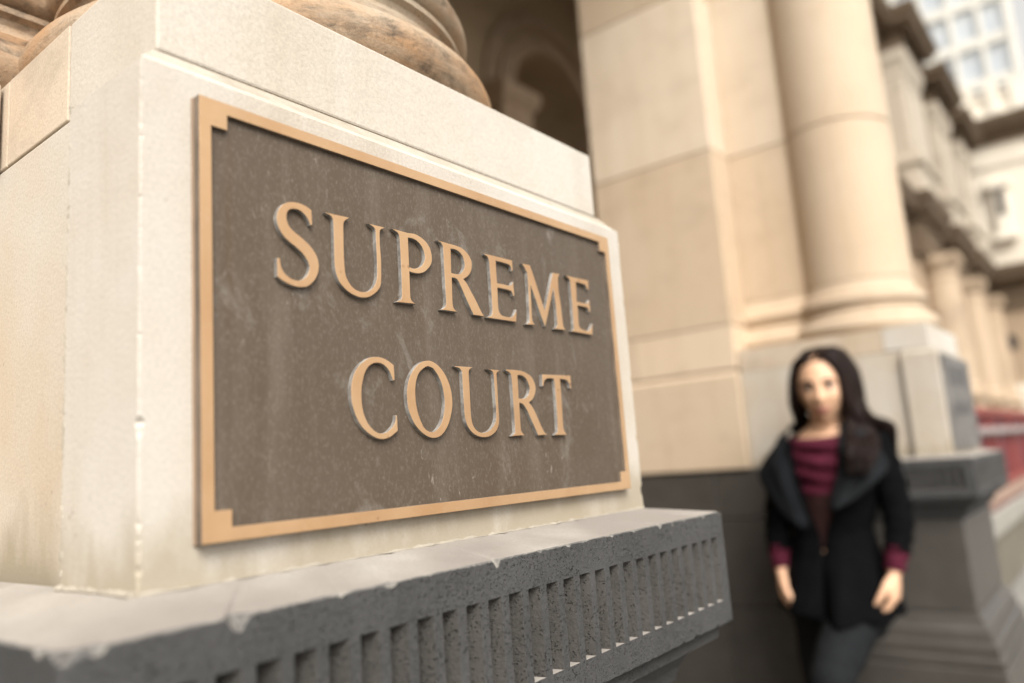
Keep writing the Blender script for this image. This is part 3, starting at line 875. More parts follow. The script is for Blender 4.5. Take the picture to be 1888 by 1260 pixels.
# ------------------------------------------------------------------ portico hall behind the piers
hall = thing("portico_hall", "dim arched stone hall glimpsed between the two piers", "portico", (0, 0, 0))
hy = 2.6
def arch_wall(x0, x1, z0, z1, y0, y1, ac, ar, zs, hw=None):
    """wall slab with one round-headed opening, centre ac, radius ar, spring zs"""
    m = MB(); n = 28
    pts = [(ac - ar, z0)] + [(ac + ar * cos(pi - pi * i / n), zs + ar * sin(pi - pi * i / n)) for i in range(n + 1)] + [(ac + ar, z0)]
    for y in (y0, y1):
        vs = []; fs = []
        outer = []
        for (x, z) in pts:
            if z <= zs + 1e-6: outer.append((x0 if x < ac else x1, z))
            else:
                outer.append((x0 + (x1 - x0) * (x - (ac - ar)) / (2 * ar), z1))
        k = len(pts)
        vs = [(x, y, z) for x, z in pts] + [(x, y, z) for x, z in outer]
        fs = [(i, i + 1, k + i + 1, k + i) for i in range(k - 1)]
        m.add(vs, fs)
    k = len(pts)
    m.add([(x, y0, z) for x, z in pts] + [(x, y1, z) for x, z in pts], [(i, i + 1, k + i + 1, k + i) for i in range(k - 1)])
    m.add([(x0, y0, z0), (x0, y1, z0), (x0, y1, z1), (x0, y0, z1), (x1, y0, z0), (x1, y1, z0), (x1, y1, z1), (x1, y0, z1)], [(0, 1, 2, 3), (4, 5, 6, 7), (3, 2, 6, 7)])
    return m
AC, AR, ZS = 4.36, .50, 2.62
arch_wall(2.0, 6.4, GZ, 4.6, hy, hy + .5, AC, AR, ZS).obj("arched_wall", HALL, hall)
a = MB(); n = 28
vs = []
for (rr, yy) in ((AR + .003, hy - .001), (AR + .003, hy - .05), (AR + .06, hy - .05), (AR + .075, hy - .03), (AR + .13, hy - .03), (AR + .13, hy - .001)):
    for i in range(n + 1):
        vs.append((AC + rr * cos(pi - pi * i / n), yy, ZS + rr * sin(pi - pi * i / n)))
a.add(vs, [(k * (n + 1) + i, k * (n + 1) + i + 1, (k + 1) * (n + 1) + i + 1, (k + 1) * (n + 1) + i) for k in range(5) for i in range(n)])
a.obj("archivolt", TANS, hall)
a = MB(); n = 28
vs = []
for (rr, yy) in ((AR + .19, hy - .001), (AR + .19, hy - .05), (AR + .22, hy - .05), (AR + .235, hy - .03), (AR + .29, hy - .03), (AR + .29, hy - .001)):
    for i in range(n + 1):
        vs.append((AC + rr * cos(pi - pi * i / n), yy, ZS + rr * sin(pi - pi * i / n)))
a.add(vs, [(k * (n + 1) + i, k * (n + 1) + i + 1, (k + 1) * (n + 1) + i + 1, (k + 1) * (n + 1) + i) for k in range(5) for i in range(n)])
a.obj("archivolt", TANS, hall)
for cx in (AC - AR - .13, AC + AR + .13):
    m = MB()
    m.rect_profile(cx - .16, cx + .16, hy - .16, hy - .003, [(0, ZS - .36), (.012, ZS - .36), (.012, ZS - .32), (0, ZS - .315), (0, ZS - .17), (.02, ZS - .15), (.035, ZS - .12), (.05, ZS - .09), (.05, ZS - .03), (0, ZS - .028)])
    m.box(cx - .13, cx + .13, hy - .13, hy - .003, GZ, ZS - .361)
    m.obj("impost_pier", TANS, hall, bev=.003)
m = MB(); m.box(2.0, 6.4, 4.6, 4.8, GZ, 4.6); m.obj("rear_wall", HALL, hall)
m = MB(); m.box(-.05, 6.4, hy + .001, 4.8, 4.602, 4.8); m.obj("rear_ceiling", HALL, hall)
m = MB(); m.box(-.25, 2.0 - .001, hy, hy + .5, GZ, 4.6); m.obj("plain_wall", HALL, hall)
for (a, b) in ((-.25, -.02), (6.2, 6.4)):  # both unseen; the left one is added to keep light out of the hall
    m = MB(); m.box(a, b, 1.205, hy - .001, GZ, 4.6); m.obj("unseen_end_wall", HALL, hall)
m = MB(); m.box(3.14, 6.19, 1.21, 1.40, 3.3, 4.6); m.obj("front_wall", HALL, hall)
# entablature over columns and piers
m = MB()
m.rect_profile(.02, DX + WD - .02, .02, 1.20, [(0, 3.502), (0, 3.70), (.03, 3.72), (.03, 3.98), (.06, 4.0), (.10, 4.06), (.22, 4.12), (.24, 4.2), (.0, 4.25)])
m.obj("entablature", PIER, hall, bev=.004)
m = MB(); m.box(-.25, 6.4, 1.202, hy - .002, 4.25, 4.5); m.obj("hall_ceiling", HALL, hall)
# ribs of the vault
for x in (3.0, 3.85, 5.0):
    m = MB(); nn = 20; vs = []
    y0, y1 = 1.42, hy - .18; yc, ra = (y0 + y1) / 2, (y1 - y0) / 2
    for (dr, dx) in ((0, -.09), (0, .09), (.5, .09), (.5, -.09)):
        for i in range(nn + 1):
            q = pi * i / nn
            vs.append((x + dx, yc - (ra + dr * 0) * cos(q) if dr == 0 else yc - ra * cos(q), 3.45 + ra * sin(q) if dr == 0 else 4.249))
    m.add(vs, [(k * (nn + 1) + i, k * (nn + 1) + i + 1, ((k + 1) % 4) * (nn + 1) + i + 1, ((k + 1) % 4) * (nn + 1) + i) for k in range(4) for i in range(nn)])
    m.obj("vault_rib", HALL, hall)
m = MB(); m.box(WD + .01, DX - .01, .10, 1.20, GZ, GZ + .16); m.box(-.02, 6.19, 1.205, hy - .001, GZ, GZ + .17)
m.obj("floor_step", BLUEP, hall, bev=.01)

# ------------------------------------------------------------------ court facade running on along the street
FY = 3.3
fac = thing("courthouse_facade", "long two-storey stone court facade with engaged columns, receding behind the far column", "building", (0, FY, 0))
def fobj(m, name, mat, bev=0):
    for i, v in enumerate(m.v): m.v[i] = (v[0], v[1] - FY, v[2])
    return m.obj(name, mat, fac, bev=bev)
FX0, FX1 = 7.0, 31.6
m = MB(); m.box(FX0, FX1, FY, FY + 5, GZ, 10.5); fobj(m, "wall", FACD)
m = MB(); m.box(FX0, FX1, FY - .16, FY - .002, GZ, .80); m.box(FX0, FX1, FY - .22, FY - .002, .801, .92); fobj(m, "base_course", FACD)
bays = [20.0, 24.2, 28.2]
BL = 2.3
low_prof = [(0, 4.42), (0, 4.62), (.03, 4.64), (.03, 4.84), (.06, 4.90), (.02, 4.92), (.02, 5.24), (.10, 5.32), (.12, 5.38), (.26, 5.42), (.28, 5.58), (.36, 5.70), (.36, 5.82), (.0, 5.90)]
up_prof = [(0, 9.62), (0, 9.76), (.03, 9.78), (.03, 9.88), (.0, 9.90), (.0, 10.02), (.10, 10.08), (.13, 10.12), (.34, 10.16), (.36, 10.28), (.46, 10.40), (.46, 10.52), (.0, 10.58)]
def run_ent(prof, y, name, y_break):
    m = MB()
    p = [(FY - .003, prof[0][1])] + [(y - d, z) for d, z in prof] + [(FY - .003, prof[-1][1])]
    m.extrude_profile(p, FX0, FX1, 'X')
    fobj(m, name, CORND)
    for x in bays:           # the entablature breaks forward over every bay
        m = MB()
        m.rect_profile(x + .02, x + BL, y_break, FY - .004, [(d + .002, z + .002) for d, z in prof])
        fobj(m, name + "_break", CORND)
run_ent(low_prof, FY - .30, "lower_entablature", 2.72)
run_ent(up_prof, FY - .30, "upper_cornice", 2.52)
m = MB(); m.box(FX0, FX1, FY - .28, FY + .4, 10.583, 10.9); fobj(m, "parapet", CORND)
m = MB()
for x in bays:
    for k in range(8):
        m.box(x - .10 + .30 * k, x + .06 + .30 * k, 2.54, 2.70, 5.245, 5.415); m.box(x - .14 + .30 * k, x + .05 + .30 * k, 2.24, 2.50, 10.025, 10.155)
    for k in range(4):
        y = 2.56 + .18 * k
        m.box(x - .16, x + .0, y + .18, y + .28, 5.245, 5.415); m.box(x - .22, x + .0, y, y + .10, 10.025, 10.155)
d = fobj(m, "dentil_row", CORND); d['kind'] = 'stuff'
for x in bays:
    m = MB(); m.box(x + .12, x + BL - .1, 2.95, FY - .003, GZ, 4.418); fobj(m, "bay_pier", FACD, .02)
    m = MB(); m.box(x + .30, x + 1.90, 2.16, 2.945, GZ, .86); m.box(x + .24, x + 1.96, 2.10, 2.945, .862, .96); fobj(m, "column_pedestal", FACD, .02)
    m = MB()
    m.lathe(x + 1.1, 2.66, [(.45, .962), (.56, .97), (.57, 1.03), (.55, 1.08), (.50, 1.10), (.51, 1.15), (.52, 1.19), (.49, 1.22), (.455, 1.26), (.445, 2.2), (.40, 3.80), (.425, 3.82), (.425, 3.86), (.40, 3.88), (.40, 4.0), (.46, 4.10), (.53, 4.20), (.55, 4.28), (.3, 4.28)], 28)
    m.box(x + .6, x + 1.6, 2.18, 2.945, 4.282, 4.417)
    o = fobj(m, "engaged_column", FACD); smooth_angle(o, 30)
    m = MB()
    m.box(x - .02, x + BL, 2.48, FY - .003, 5.906, 6.06); m.box(x + .04, x + BL - .06, 2.54, FY - .003, 6.061, 6.62); m.box(x - .05, x + BL + .03, 2.45, FY - .003, 6.621, 6.80)
    fobj(m, "pilaster_pedestal", FACU, .02)
    m = MB()
    m.box(x + .02, x + BL - .04, 2.50, FY - .003, 6.802, 6.95); m.box(x + .09, x + BL - .11, 2.57, FY - .003, 6.951, 8.95)
    m.box(x + .05, x + .089, 2.62, 2.84, 6.951, 8.9); m.box(x + .05, x + .089, 2.98, FY - .05, 6.951, 8.9)
    m.rect_profile(x + .09, x + BL - .11, 2.57, FY - .003, [(0, 8.951), (.03, 8.96), (.03, 9.02), (0, 9.03), (0, 9.16), (.05, 9.28), (.09, 9.42), (.10, 9.615)])
    fobj(m, "upper_pilaster", FACU, .01)
for x in [18.2, 23.35, 27.5, 31.0]:
    m = MB(); m.box(x - .55, x + .55, FY - .03, FY - .002, 7.0, 8.9)
    fobj(m, "upper_window", DARKW)
    m = MB()
    m.box(x - .75, x - .56, FY - .22, FY - .002, 6.8, 8.95); m.box(x + .56, x + .75, FY - .22, FY - .002, 6.8, 8.95); m.box(x - .85, x + .85, FY - .34, FY - .002, 8.96, 9.2); m.box(x - .8, x + .8, FY - .3, FY - .002, 6.55, 6.79)
    fobj(m, "window_surround", FACU, .02)
    m = MB(); m.box(x - .5, x + .5, FY - .03, FY - .002, 1.6, 3.4)
    fobj(m, "lower_window", DARKW)
    m = MB()
    m.box(x - .7, x - .51, FY - .16, FY - .002, 1.4, 3.45); m.box(x + .51, x + .7, FY - .16, FY - .002, 1.4, 3.45); m.box(x - .8, x + .8, FY - .25, FY - .002, 3.46, 3.7)
    fobj(m, "window_surround", FACD, .02)

# projecting wing that closes the view
WX, WY0 = 31.65, .88
WS = (31.65 + .217) / (38.05 + .217)
wing = thing("courthouse_wing", "pale stone court wing with dark cornice and round window, projecting beyond the columned facade", "building", (WX, WY0, GZ))
def wobj(m, name, mat, bev=0):
    for i, v in enumerate(m.v): m.v[i] = ((v[0] - 38.05) * WS, (v[1] - 1.22) * WS, (v[2] - GZ) * WS)
    return m.obj(name, mat, wing, bev=bev)
m = MB(); m.box(38.05, 48.05, 1.22, 12, GZ, 5.9); wobj(m, "lower_wall", FACD)
m = MB(); m.box(38.05 + .02, 48.05, 1.22 + .02, 12, 5.902, 13.4); wobj(m, "upper_wall", WING)
m = MB(); m.rect_profile(38.05, 48.05, 1.22, 12, [(.001, 5.35), (.12, 5.36), (.12, 5.75), (.18, 5.8), (.18, 6.2), (.35, 6.45), (.70, 6.6), (.75, 6.85), (.85, 7.0), (.85, 7.15), (.1, 7.3), (.001, 7.3)])
wobj(m, "lower_entablature", CORND)
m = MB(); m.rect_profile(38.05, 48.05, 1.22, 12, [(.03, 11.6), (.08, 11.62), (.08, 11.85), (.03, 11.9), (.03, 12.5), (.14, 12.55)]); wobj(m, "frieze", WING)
m = MB(); m.rect_profile(38.05, 48.05, 1.22, 12, [(.03, 12.56), (.16, 12.6), (.20, 12.9), (.55, 13.1), (.62, 13.3), (.75, 13.45), (.78, 13.62), (.1, 13.75)]); wobj(m, "cornice", CORND)
m = MB(); m.rect_profile(38.05, 48.05, 1.22, 12, [(-.05, 13.752), (.1, 13.76), (.1, 14.0), (-.05, 14.05), (-.05, 14.75), (.06, 14.8), (.06, 14.98), (-.3, 15.0)]); 
for y in (1.22, 2.05, 3.05):
    m.box(38.05 - .12, 38.05 + .5, y - .12, y + .26, 13.9, 15.25 if y < 2 else 15.45)
wobj(m, "parapet", WING)
m = MB()
m.box(38.05 - .25, 38.05 + .01, 2.2, 2.75, 8.6, 10.6); m.box(38.05 - .4, 38.05 + .01, 2.05, 2.9, 10.6, 10.95); m.box(38.05 - .4, 38.05 + .01, 2.05, 2.9, 8.3, 8.6)
wobj(m, "window_surround", WING, .03)
m = MB(); m.box(38.05 - .262, 38.05 - .252, 2.33, 2.62, 9.4, 10.5); wobj(m, "window_pane", DARKW)
m = MB(); n = 24
m.add([(38.05 - .03, 3.03 + .30 * cos(2 * pi * i / n), 4.0 + .36 * sin(2 * pi * i / n)) for i in range(n)] + [(38.05 + .05, 3.03 + .30 * cos(2 * pi * i / n), 4.0 + .36 * sin(2 * pi * i / n)) for i in range(n)],
      [tuple(range(n))] + [(i, (i + 1) % n, (i + 1) % n + n, i + n) for i in range(n)])
wobj(m, "round_window", DARKW)
m = MB(); m.box(38.05 - .35, 48.05, 1.22 - .3, 3.2, GZ, 2.2); wobj(m, "plinth", WING, .05)

# tower beyond
TX, TY = 90.0, 3.25
tow = thing("office_tower", "pale cream office tower with a grid of windows, above the court wing", "tower", (TX, TY, GZ))
cols = [TY + .85 + 2.55 * i for i in range(10)]
rows = [6.4 + 4.5 * i for i in range(13)]
m = MB()
ww, wh = 2.0, 3.4
def tquad(y0, y1, z0, z1): m.box(0, .6, y0 - TY, y1 - TY, z0 - GZ, z1 - GZ)
ytop = cols[-1] + ww / 2 + 1
edges = [TY] + sum([[c - ww / 2, c + ww / 2] for c in cols], []) + [ytop]
for k in range(0, len(edges) - 1, 2): tquad(edges[k], edges[k + 1], GZ, 70)
for c in cols:
    z = GZ
    for rz in rows:
        tquad(c - ww / 2 + .001, c + ww / 2 - .001, z, rz - wh / 2); z = rz + wh / 2
    tquad(c - ww / 2 + .001, c + ww / 2 - .001, z, 70)
m.box(.61, 25, 0, ytop - TY, 0, 70 - GZ + .01)
m.obj("wall", CREAM, tow)
pm = None
for c in cols[:7]:
    for rz in rows:
        if pm is None:
            q = MB(); q.box(.36, .42, -ww / 2, ww / 2, -wh / 2, wh / 2); o = q.obj("window", PANE, tow); pm = o
            q = MB(); q.box(.30, .359, -.05, .05, -wh / 2, wh / 2); q.box(.30, .359, -ww / 2, ww / 2, wh / 2 - .75, wh / 2 - .66); fr0 = q.obj("frame", CREAM, o)
        else:
            o = pm.copy(); COL.objects.link(o); f2 = fr0.copy(); COL.objects.link(f2); f2.parent = o
        o.location = (0, c - TY, rz - GZ)

# ------------------------------------------------------------------ red hoarding on a pale kerb
RY = .62
red = thing("red_hoarding", "low red panel fence with a grey rail, beyond the far pedestal at the street side", "fence", (5.2, RY, GZ))
def robj(m, name, mat, bev=0):
    for i, v in enumerate(m.v): m.v[i] = (v[0] - 5.2, v[1] - RY, v[2] - GZ)
    return m.obj(name, mat, red, bev=bev)
x = 5.2
while x < 26:
    m = MB(); m.box(x + .01, x + 1.59, RY, RY + .04, -.455, .22); robj(m, "panel", RED, .004)
    m = MB(); m.box(x - .03, x + .03, RY - .03, RY - .001, -.455, .20); robj(m, "post", REDP, .004)
    x += 1.6
m = MB(); m.box(5.2, 26, RY - .05, RY + .06, .222, .30); robj(m, "top_rail", REDP, .01)
m = MB(); m.box(5.2, 26, RY - .075, RY - .031, .05, .115); robj(m, "hand_rail", RAIL, .015)
m = MB(); m.box(5.2, 26, RY - .045, RY - .031, -.445, -.37); robj(m, "bottom_rail", REDP, .01)
m = MB(); m.box(5.0, 26, RY - .085, RY + .3, -.545, -.46); robj(m, "sill", SILL, .008)
m = MB(); m.box(5.0, 26, RY - .065, RY + .3, -.585, -.548); robj(m, "red_band", RED, .004)
m = MB(); m.box(5.0, 26, RY - .10, RY + .3, -.78, -.588); robj(m, "kerb", KERB, .02)
m = MB(); m.box(5.0, 26, RY - .03, RY + .3, -.804, -.782); robj(m, "shadow_gap", BLUEP)
m = MB(); m.box(5.0, 26, RY - .05, RY + .3, GZ, -.805); robj(m, "footing", PLIN, .02)

# ------------------------------------------------------------------ woman leaning against the pier
wom = thing("person", "woman with long dark hair in black coat and maroon top, leaning on the pier", "person", (2.25, .290, GZ))
wom.rotation_euler = (0, 0, pi / 2)        # local +y is the way she faces, +x her right
RW = random.Random(11)
HX, HZ = -.016, 1.512                       # head centre
def lerp_tab(tab, z):
    tab = sorted(tab)
    if z <= tab[0][0]: return tab[0][1:]
    for a, b in zip(tab[:-1], tab[1:]):
        if z <= b[0]:
            k = (z - a[0]) / (b[0] - a[0]); k = k * k * (3 - 2 * k) * .5 + k * .5
            return tuple(p + (q - p) * k for p, q in zip(a[1:], b[1:]))
    return tab[-1][1:]
def spline(pts, n):
    """Catmull-Rom through points of any dimension, n samples per span"""
    P = [pts[0]] + list(pts) + [pts[-1]]; out_ = []
    for i in range(1, len(P) - 2):
        for k in range(n):
            t = k / n
            out_.append(tuple(.5 * ((2 * b) + (c - a) * t + (2 * a - 5 * b + 4 * c - d) * t * t + (3 * b - a - 3 * c + d) * t ** 3)
                              for a, b, c, d in zip(P[i - 1], P[i], P[i + 1], P[i + 2])))
    out_.append(tuple(pts[-1]))
    return out_

body = MB()
# head
def head_point(th, ph):
    # th: longitude from the face (+y), ph: latitude
    x, y, z = .0725 * cos(ph) * sin(th), .094 * cos(ph) * cos(th), .114 * sin(ph)
    if z < 0:
        k = -z / .114
        x *= 1 - .36 * k ** 1.6
        if y < 0: y *= 1 - .35 * k
        else: y *= 1 - .04 * k
    if y > 0:
        f = cos(th) ** 2
        y -= .006 * f * (1 - abs(z) / .114)
        def g(cx, cz, wx, wz): return exp(-((x - cx) / wx) ** 2 - ((z - cz) / wz) ** 2)
        y += .021 * g(0, -.030, .010, .010) + .012 * g(0, -.010, .0075, .022)        # nose
        y -= .0125 * (g(.031, .004, .017, .012) + g(-.031, .004, .017, .012))          # eye sockets
        y += .004 * (g(.030, .022, .022, .007) + g(-.030, .022, .022, .007))          # brow
        y += .007 * g(0, -.058, .021, .005) + .007 * g(0, -.068, .018, .0055) - .004 * g(0, -.0628, .022, .0025)
        y += .008 * g(0, -.098, .016, .014)                                           # chin
        y += .004 * (g(.040, -.030, .018, .018) + g(-.040, -.030, .018, .018))
    return x, y, z
hv = []; hf = []
NA, NB = 120, 90
tilt, turn = radians(-7), radians(8)
Rh = Matrix.Rotation(turn, 3, 'Z') @ Matrix.Rotation(tilt, 3, 'X')
def head_world(p):
    q = Rh @ Vector(p)
    return (HX + q.x, .005 + q.y, HZ + q.z)
for i in range(NB + 1):
    ph = -pi / 2 + pi * i / NB
    for j in range(NA):
        hv.append(head_world(head_point(2 * pi * j / NA, ph)))
for i in range(NB):
    for j in range(NA):
        a, b = i * NA + j, i * NA + (j + 1) % NA
        hf.append((a, b, b + NA, a + NA))
body.add(hv, hf)
for sx in (1, -1):      # ears
    c = head_world((sx * .073, -.012, -.012)); body.ball(c, (.009, .018, .030), 12)
body.tube([(.004, -.045, 1.32), (.002, -.035, 1.38), (-.010, -.018, 1.44), (-.015, -.012, 1.50)], [(.068, .050), (.052, .050), (.047, .049), (.047, .05)], 20)
# trunk
def ring_mesh(mb, rows, seg=28, mi=0):
    vs = []; fs = []
    for (z, cx, cy, a, b) in rows:
        for j in range(seg):
            q = 2 * pi * j / seg
            c, s_ = cos(q), sin(q)
            vs.append((cx + a * (abs(c) ** .9) * (1 if c > 0 else -1), cy + b * (abs(s_) ** .9) * (1 if s_ > 0 else -1), z))
    n = len(rows)
    for k in range(n - 1):
        for j in range(seg):
            x, y = k * seg + j, k * seg + (j + 1) % seg
            fs.append((x, y, y + seg, x + seg))
    fs.append(tuple(range(seg))[::-1]); fs.append(tuple((n - 1) * seg + j for j in range(seg)))
    mb.add(vs, fs, mi)
ring_mesh(body, [(.80, .03, -.03, .11, .075), (.88, .03, -.03, .145, .095), (.96, .025, -.03, .13, .09), (1.05, .012, -.03, .086, .070), (1.14, .004, -.03, .088, .074),
                 (1.24, 0, -.03, .110, .086), (1.32, 0, -.035, .116, .078), (1.36, .002, -.038, .104, .060), (1.385, .003, -.040, .075, .050), (1.40, .003, -.040, .05, .045)])
LEGR = [(.098, -.045, .88), (.104, -.05, .70), (.108, -.04, .48), (.108, -.05, .28), (.108, -.05, .08)]
LEGL = [(-.030, -.01, .890), (-.016, .075, .805), (.004, .190, .715), (.006, .200, .670), (-.002, .09, .50), (-.006, -.06, .345)]
body.tube(LEGR, [.078, .066, .050, .048, .034], 16)
body.tube(LEGL, [.078, .068, .052, .050, .049, .036], 16)
ARMR = [(.112, -.040, 1.350), (.160, -.038, 1.24), (.185, -.025, 1.11), (.180, .008, 1.03), (.170, .03, .965)]
ARML = [(-.120, -.040, 1.350), (-.152, -.038, 1.24), (-.168, -.025, 1.11), (-.160, .005, 1.03), (-.148, .025, .965)]
for A in (ARMR, ARML):
    body.tube(A, [.040, .037, .032, .029, .0235], 14)
def hand(w, s, spread=0):
    """w wrist, s = +1 right hand (palm towards -x)"""
    wx, wy, wz = w
    ax = Vector((-.10 * s, .16, -1)).normalized()          # down the hand
    fw_ = Vector((.0, 1, .16)).normalized()                # thumb side
    pn = ax.cross(fw_).normalized()
    if pn.x * s > 0: pn = -pn                              # palm normal, towards the thigh
    W0 = Vector(w)
    P = W0 + ax * .046
    body.tube([W0 - ax * .012, W0 + ax * .012, P, W0 + ax * .078], [(.021, .017), (.030, .016), (.038, .0165), (.036, .013)], 16, flat=fw_)
    for k, (o, L) in enumerate(((.027, .068), (.009, .076), (-.009, .070), (-.026, .055))):
        r0 = W0 + ax * .070 + fw_ * o
        b1, b2, b3 = .35 + .06 * k, 1.05 + .08 * k, 1.55 + .08 * k
        d1 = ax * cos(b1) + pn * sin(b1); d2 = ax * cos(b2) + pn * sin(b2); d3 = ax * cos(b3) + pn * sin(b3)
        p1 = r0 + d1 * L * .45; p2 = p1 + d2 * L * .32; p3 = p2 + d3 * L * .25
        body.tube([r0, p1, p2, p3], [.0092, .0086, .0078, .0066], 10)
        body.ball(p3, .0066, 8); body.ball(p1, .0088, 8); body.ball(p2, .008, 8)
    t0 = W0 + ax * .022 + fw_ * .022 + pn * .006
    t1 = t0 + (fw_ * .62 + ax * .75 + pn * .25).normalized() * .036
    t2 = t1 + (fw_ * .22 + ax * .92 + pn * .35).normalized() * .028
    t3 = t2 + (ax * .9 + pn * .5).normalized() * .020
    body.tube([t0, t1, t2, t3], [.0135, .0108, .0094, .0072], 10)
    body.ball(t3, .0072, 8); body.ball(t1, .011, 8)
hand(ARMR[-1], 1); hand(ARML[-1], -1)
bo = mesh_obj("body", body.v, body.f, [SKIN, LIPS], None)
rm = bo.modifiers.new("remesh", 'REMESH'); rm.mode = 'VOXEL'; rm.voxel_size = .0042
sm = bo.modifiers.new("smooth", 'SMOOTH'); sm.factor = .5; sm.iterations = 3
dg = bpy.context.evaluated_depsgraph_get()
me = bpy.data.meshes.new_from_object(bo.evaluated_get(dg))
bpy.data.objects.remove(bo)
me.materials.clear(); me.materials.append(SKIN); me.materials.append(LIPS)
for p in me.polygons:
    p.use_smooth = True
    q = Rh.transposed() @ (p.center - Vector((HX, .005, HZ)))
    if q.y > .06 and abs(q.x) < .021 and -.073 < q.z < -.054 and abs(q.x) < .023 - abs(q.z + .063) * .9:
        p.material_index = 1
bo = bpy.data.objects.new("body", me); COL.objects.link(bo); bo.parent = wom
for sx in (1, -1):
    e = MB(); c = head_world((sx * .030, .0725, .004)); e.ball(c, (.0125, .011, .0075), 16)
    eo = smooth_angle(e.obj("eye", EYEW, wom), 60)
    e = MB(); c2 = head_world((sx * .030, .0805, .003)); e.ball(c2, (.0058, .0042, .0058), 14); smooth_angle(e.obj("iris", IRIS, eo), 60)
    e = MB()
    e.tube([head_world((sx * .013, .088, .020)), head_world((sx * .028, .087, .026)), head_world((sx * .046, .074, .021))], [(.0022, .0038), (.0022, .004), (.001, .002)], 8)
    smooth_angle(e.obj("eyebrow", HAIR, wom), 60)
    e = MB()
    e.tube([head_world((sx * .017, .083, .006)), head_world((sx * .030, .0845, .0115)), head_world((sx * .044, .075, .006))], [.0016, .0022, .0012], 8)
    smooth_angle(e.obj("eyelash", HAIR, wom), 60)

# clothes: rings open at the front
COATT = [(.835, .030, .172, .142, .004), (.87, .030, .166, .138, .003), (.95, .024, .148, .122, .003), (1.03, .016, .126, .102, .003), (1.075, .010, .116, .094, .009),
         (1.17, .003, .136, .107, .038), (1.25, -.002, .152, .110, .058), (1.31, -.003, .146, .101, .070), (1.345, -.003, .126, .086, .072), (1.37, -.002, .100, .072, .068), (1.388, 0, .080, .058, .062)]
def coat_mesh():
    mb = MB(); nz, nf = 60, 96
    for k in range(nz + 1):
        z0 = .835 + (1.392 - .835) * k / nz
        cx, a, b, op = lerp_tab(COATT, z0)
        ph0 = math.asin(min(.95, op / a))
        low = min(1, max(0, (1.075 - z0) / .20))
        for j in range(nf + 1):
            ph = ph0 + (2 * pi - 2 * ph0) * j / nf
            fold = low * (.042 * sin(9 * ph + 1.3 + z0 * 3) + .024 * sin(17 * ph + z0 * 12)) + .010 * sin(5 * ph + z0 * 40) * (1 - low if low < 1 else 0)
            s1, c1 = sin(ph), cos(ph)
            ex = .88
            X = (abs(s1) ** ex) * (1 if s1 > 0 else -1); Y = (abs(c1) ** ex) * (1 if c1 > 0 else -1)
            z = z0
            hem = max(0, (.90 - z0) / .065)
            front = max(0, cos(ph)) * max(0, (1.0 - z0) / .16)
            b2 = b + (.020 if s1 > 0 else .020 + .045 * min(1, -s1 * 4)) * front
            z += hem * (.030 * max(0, s1) + .006 * sin(7 * ph))
            mb.v.append((cx + .014 * (1 - low if low < 1 else 0) + a * X * (1 + fold), -.032 + b2 * Y * (1 + fold), z))
    for k in range(nz):
        for j in range(nf):
            q = k * (nf + 1) + j
            mb.f.append((q, q + 1, q + nf + 2, q + nf + 1)); mb.m.append(0)
    return mb
co = coat_mesh().obj("coat", COAT, wom, True)
sl_ = co.modifiers.new("thickness", 'SOLIDIFY'); sl_.thickness = .006; sl_.offset = -1
def sleeve(A, nm, mat, rr, t0, t1, par):
    mb = MB(); pts = spline(A, 12); n = len(pts)
    pts = pts[int(t0 * n):int(t1 * n)]
    R = random.Random(len(nm) + int(A[0][0] * 1000))
    rads = []
    for i, p in enumerate(pts):
        k = i / (len(pts) - 1)
        r = rr[0] + (rr[1] - rr[0]) * k
        w = .0025 * sin(i * 1.15) + .0018 * sin(i * 2.3 + 1)
        rads.append((r + w, r * .96 - w))
    mb.tube(pts, rads, 24)
    return mb.obj(nm, mat, par, True)
for A in (ARMR, ARML):
    sleeve(A, "coat_sleeve", COAT, (.053, .037), 0, .80, wom)
    sleeve(A, "cuff", MAROON, (.036, .0285), .72, .985, wom)
def patch(name, inner, outer, mat, bulge, par, n=26, m=16):
    I = spline(inner, 10); O = spline(outer, 10)
    mb = MB()
    for u in range(n + 1):
        a = Vector(I[int(u / n * (len(I) - 1))]); b = Vector(O[int(u / n * (len(O) - 1))])
        for v in range(m + 1):
            q = v / m
            p = a.lerp(b, q)
            p.y += bulge * sin(pi * q) + (.006 * sin(q * 8 + u * .30) + .004 * sin(q * 15 - u * .5)) * sin(pi * u / n); p.z += .005 * sin(u * .6 + q * 3) * q
            mb.v.append(tuple(p))
    for u in range(n):
        for v in range(m):
            k = u * (m + 1) + v
            mb.f.append((k, k + 1, k + m + 2, k + m + 1)); mb.m.append(0)
    o = mb.obj(name, mat, par, True)
    q = o.modifiers.new("thickness", 'SOLIDIFY'); q.thickness = .003; q.offset = 0
    return o
patch("lapel", [(-.062, .025, 1.398), (-.060, .072, 1.335), (-.048, .098, 1.25), (-.014, .106, 1.15)], [(-.080, -.045, 1.408), (-.130, .026, 1.362), (-.182, .068, 1.252), (-.050, .130, 1.155)], LAPEL, .020, wom)
patch("lapel", [(.098, .022, 1.398), (.096, .072, 1.335), (.084, .094, 1.25), (.046, .102, 1.10)], [(.098, -.045, 1.408), (.134, .018, 1.366), (.200, .056, 1.250), (.084, .116, 1.105)], LAPELSH, .016, wom)
patch("back_collar", [(.098, .022, 1.398), (.070, -.080, 1.43), (-.045, -.080, 1.43), (-.062, .025, 1.398)], [(.110, -.020, 1.395), (.09, -.112, 1.36), (-.07, -.112, 1.36), (-.085, -.020, 1.395)], LAPEL, 0, wom)
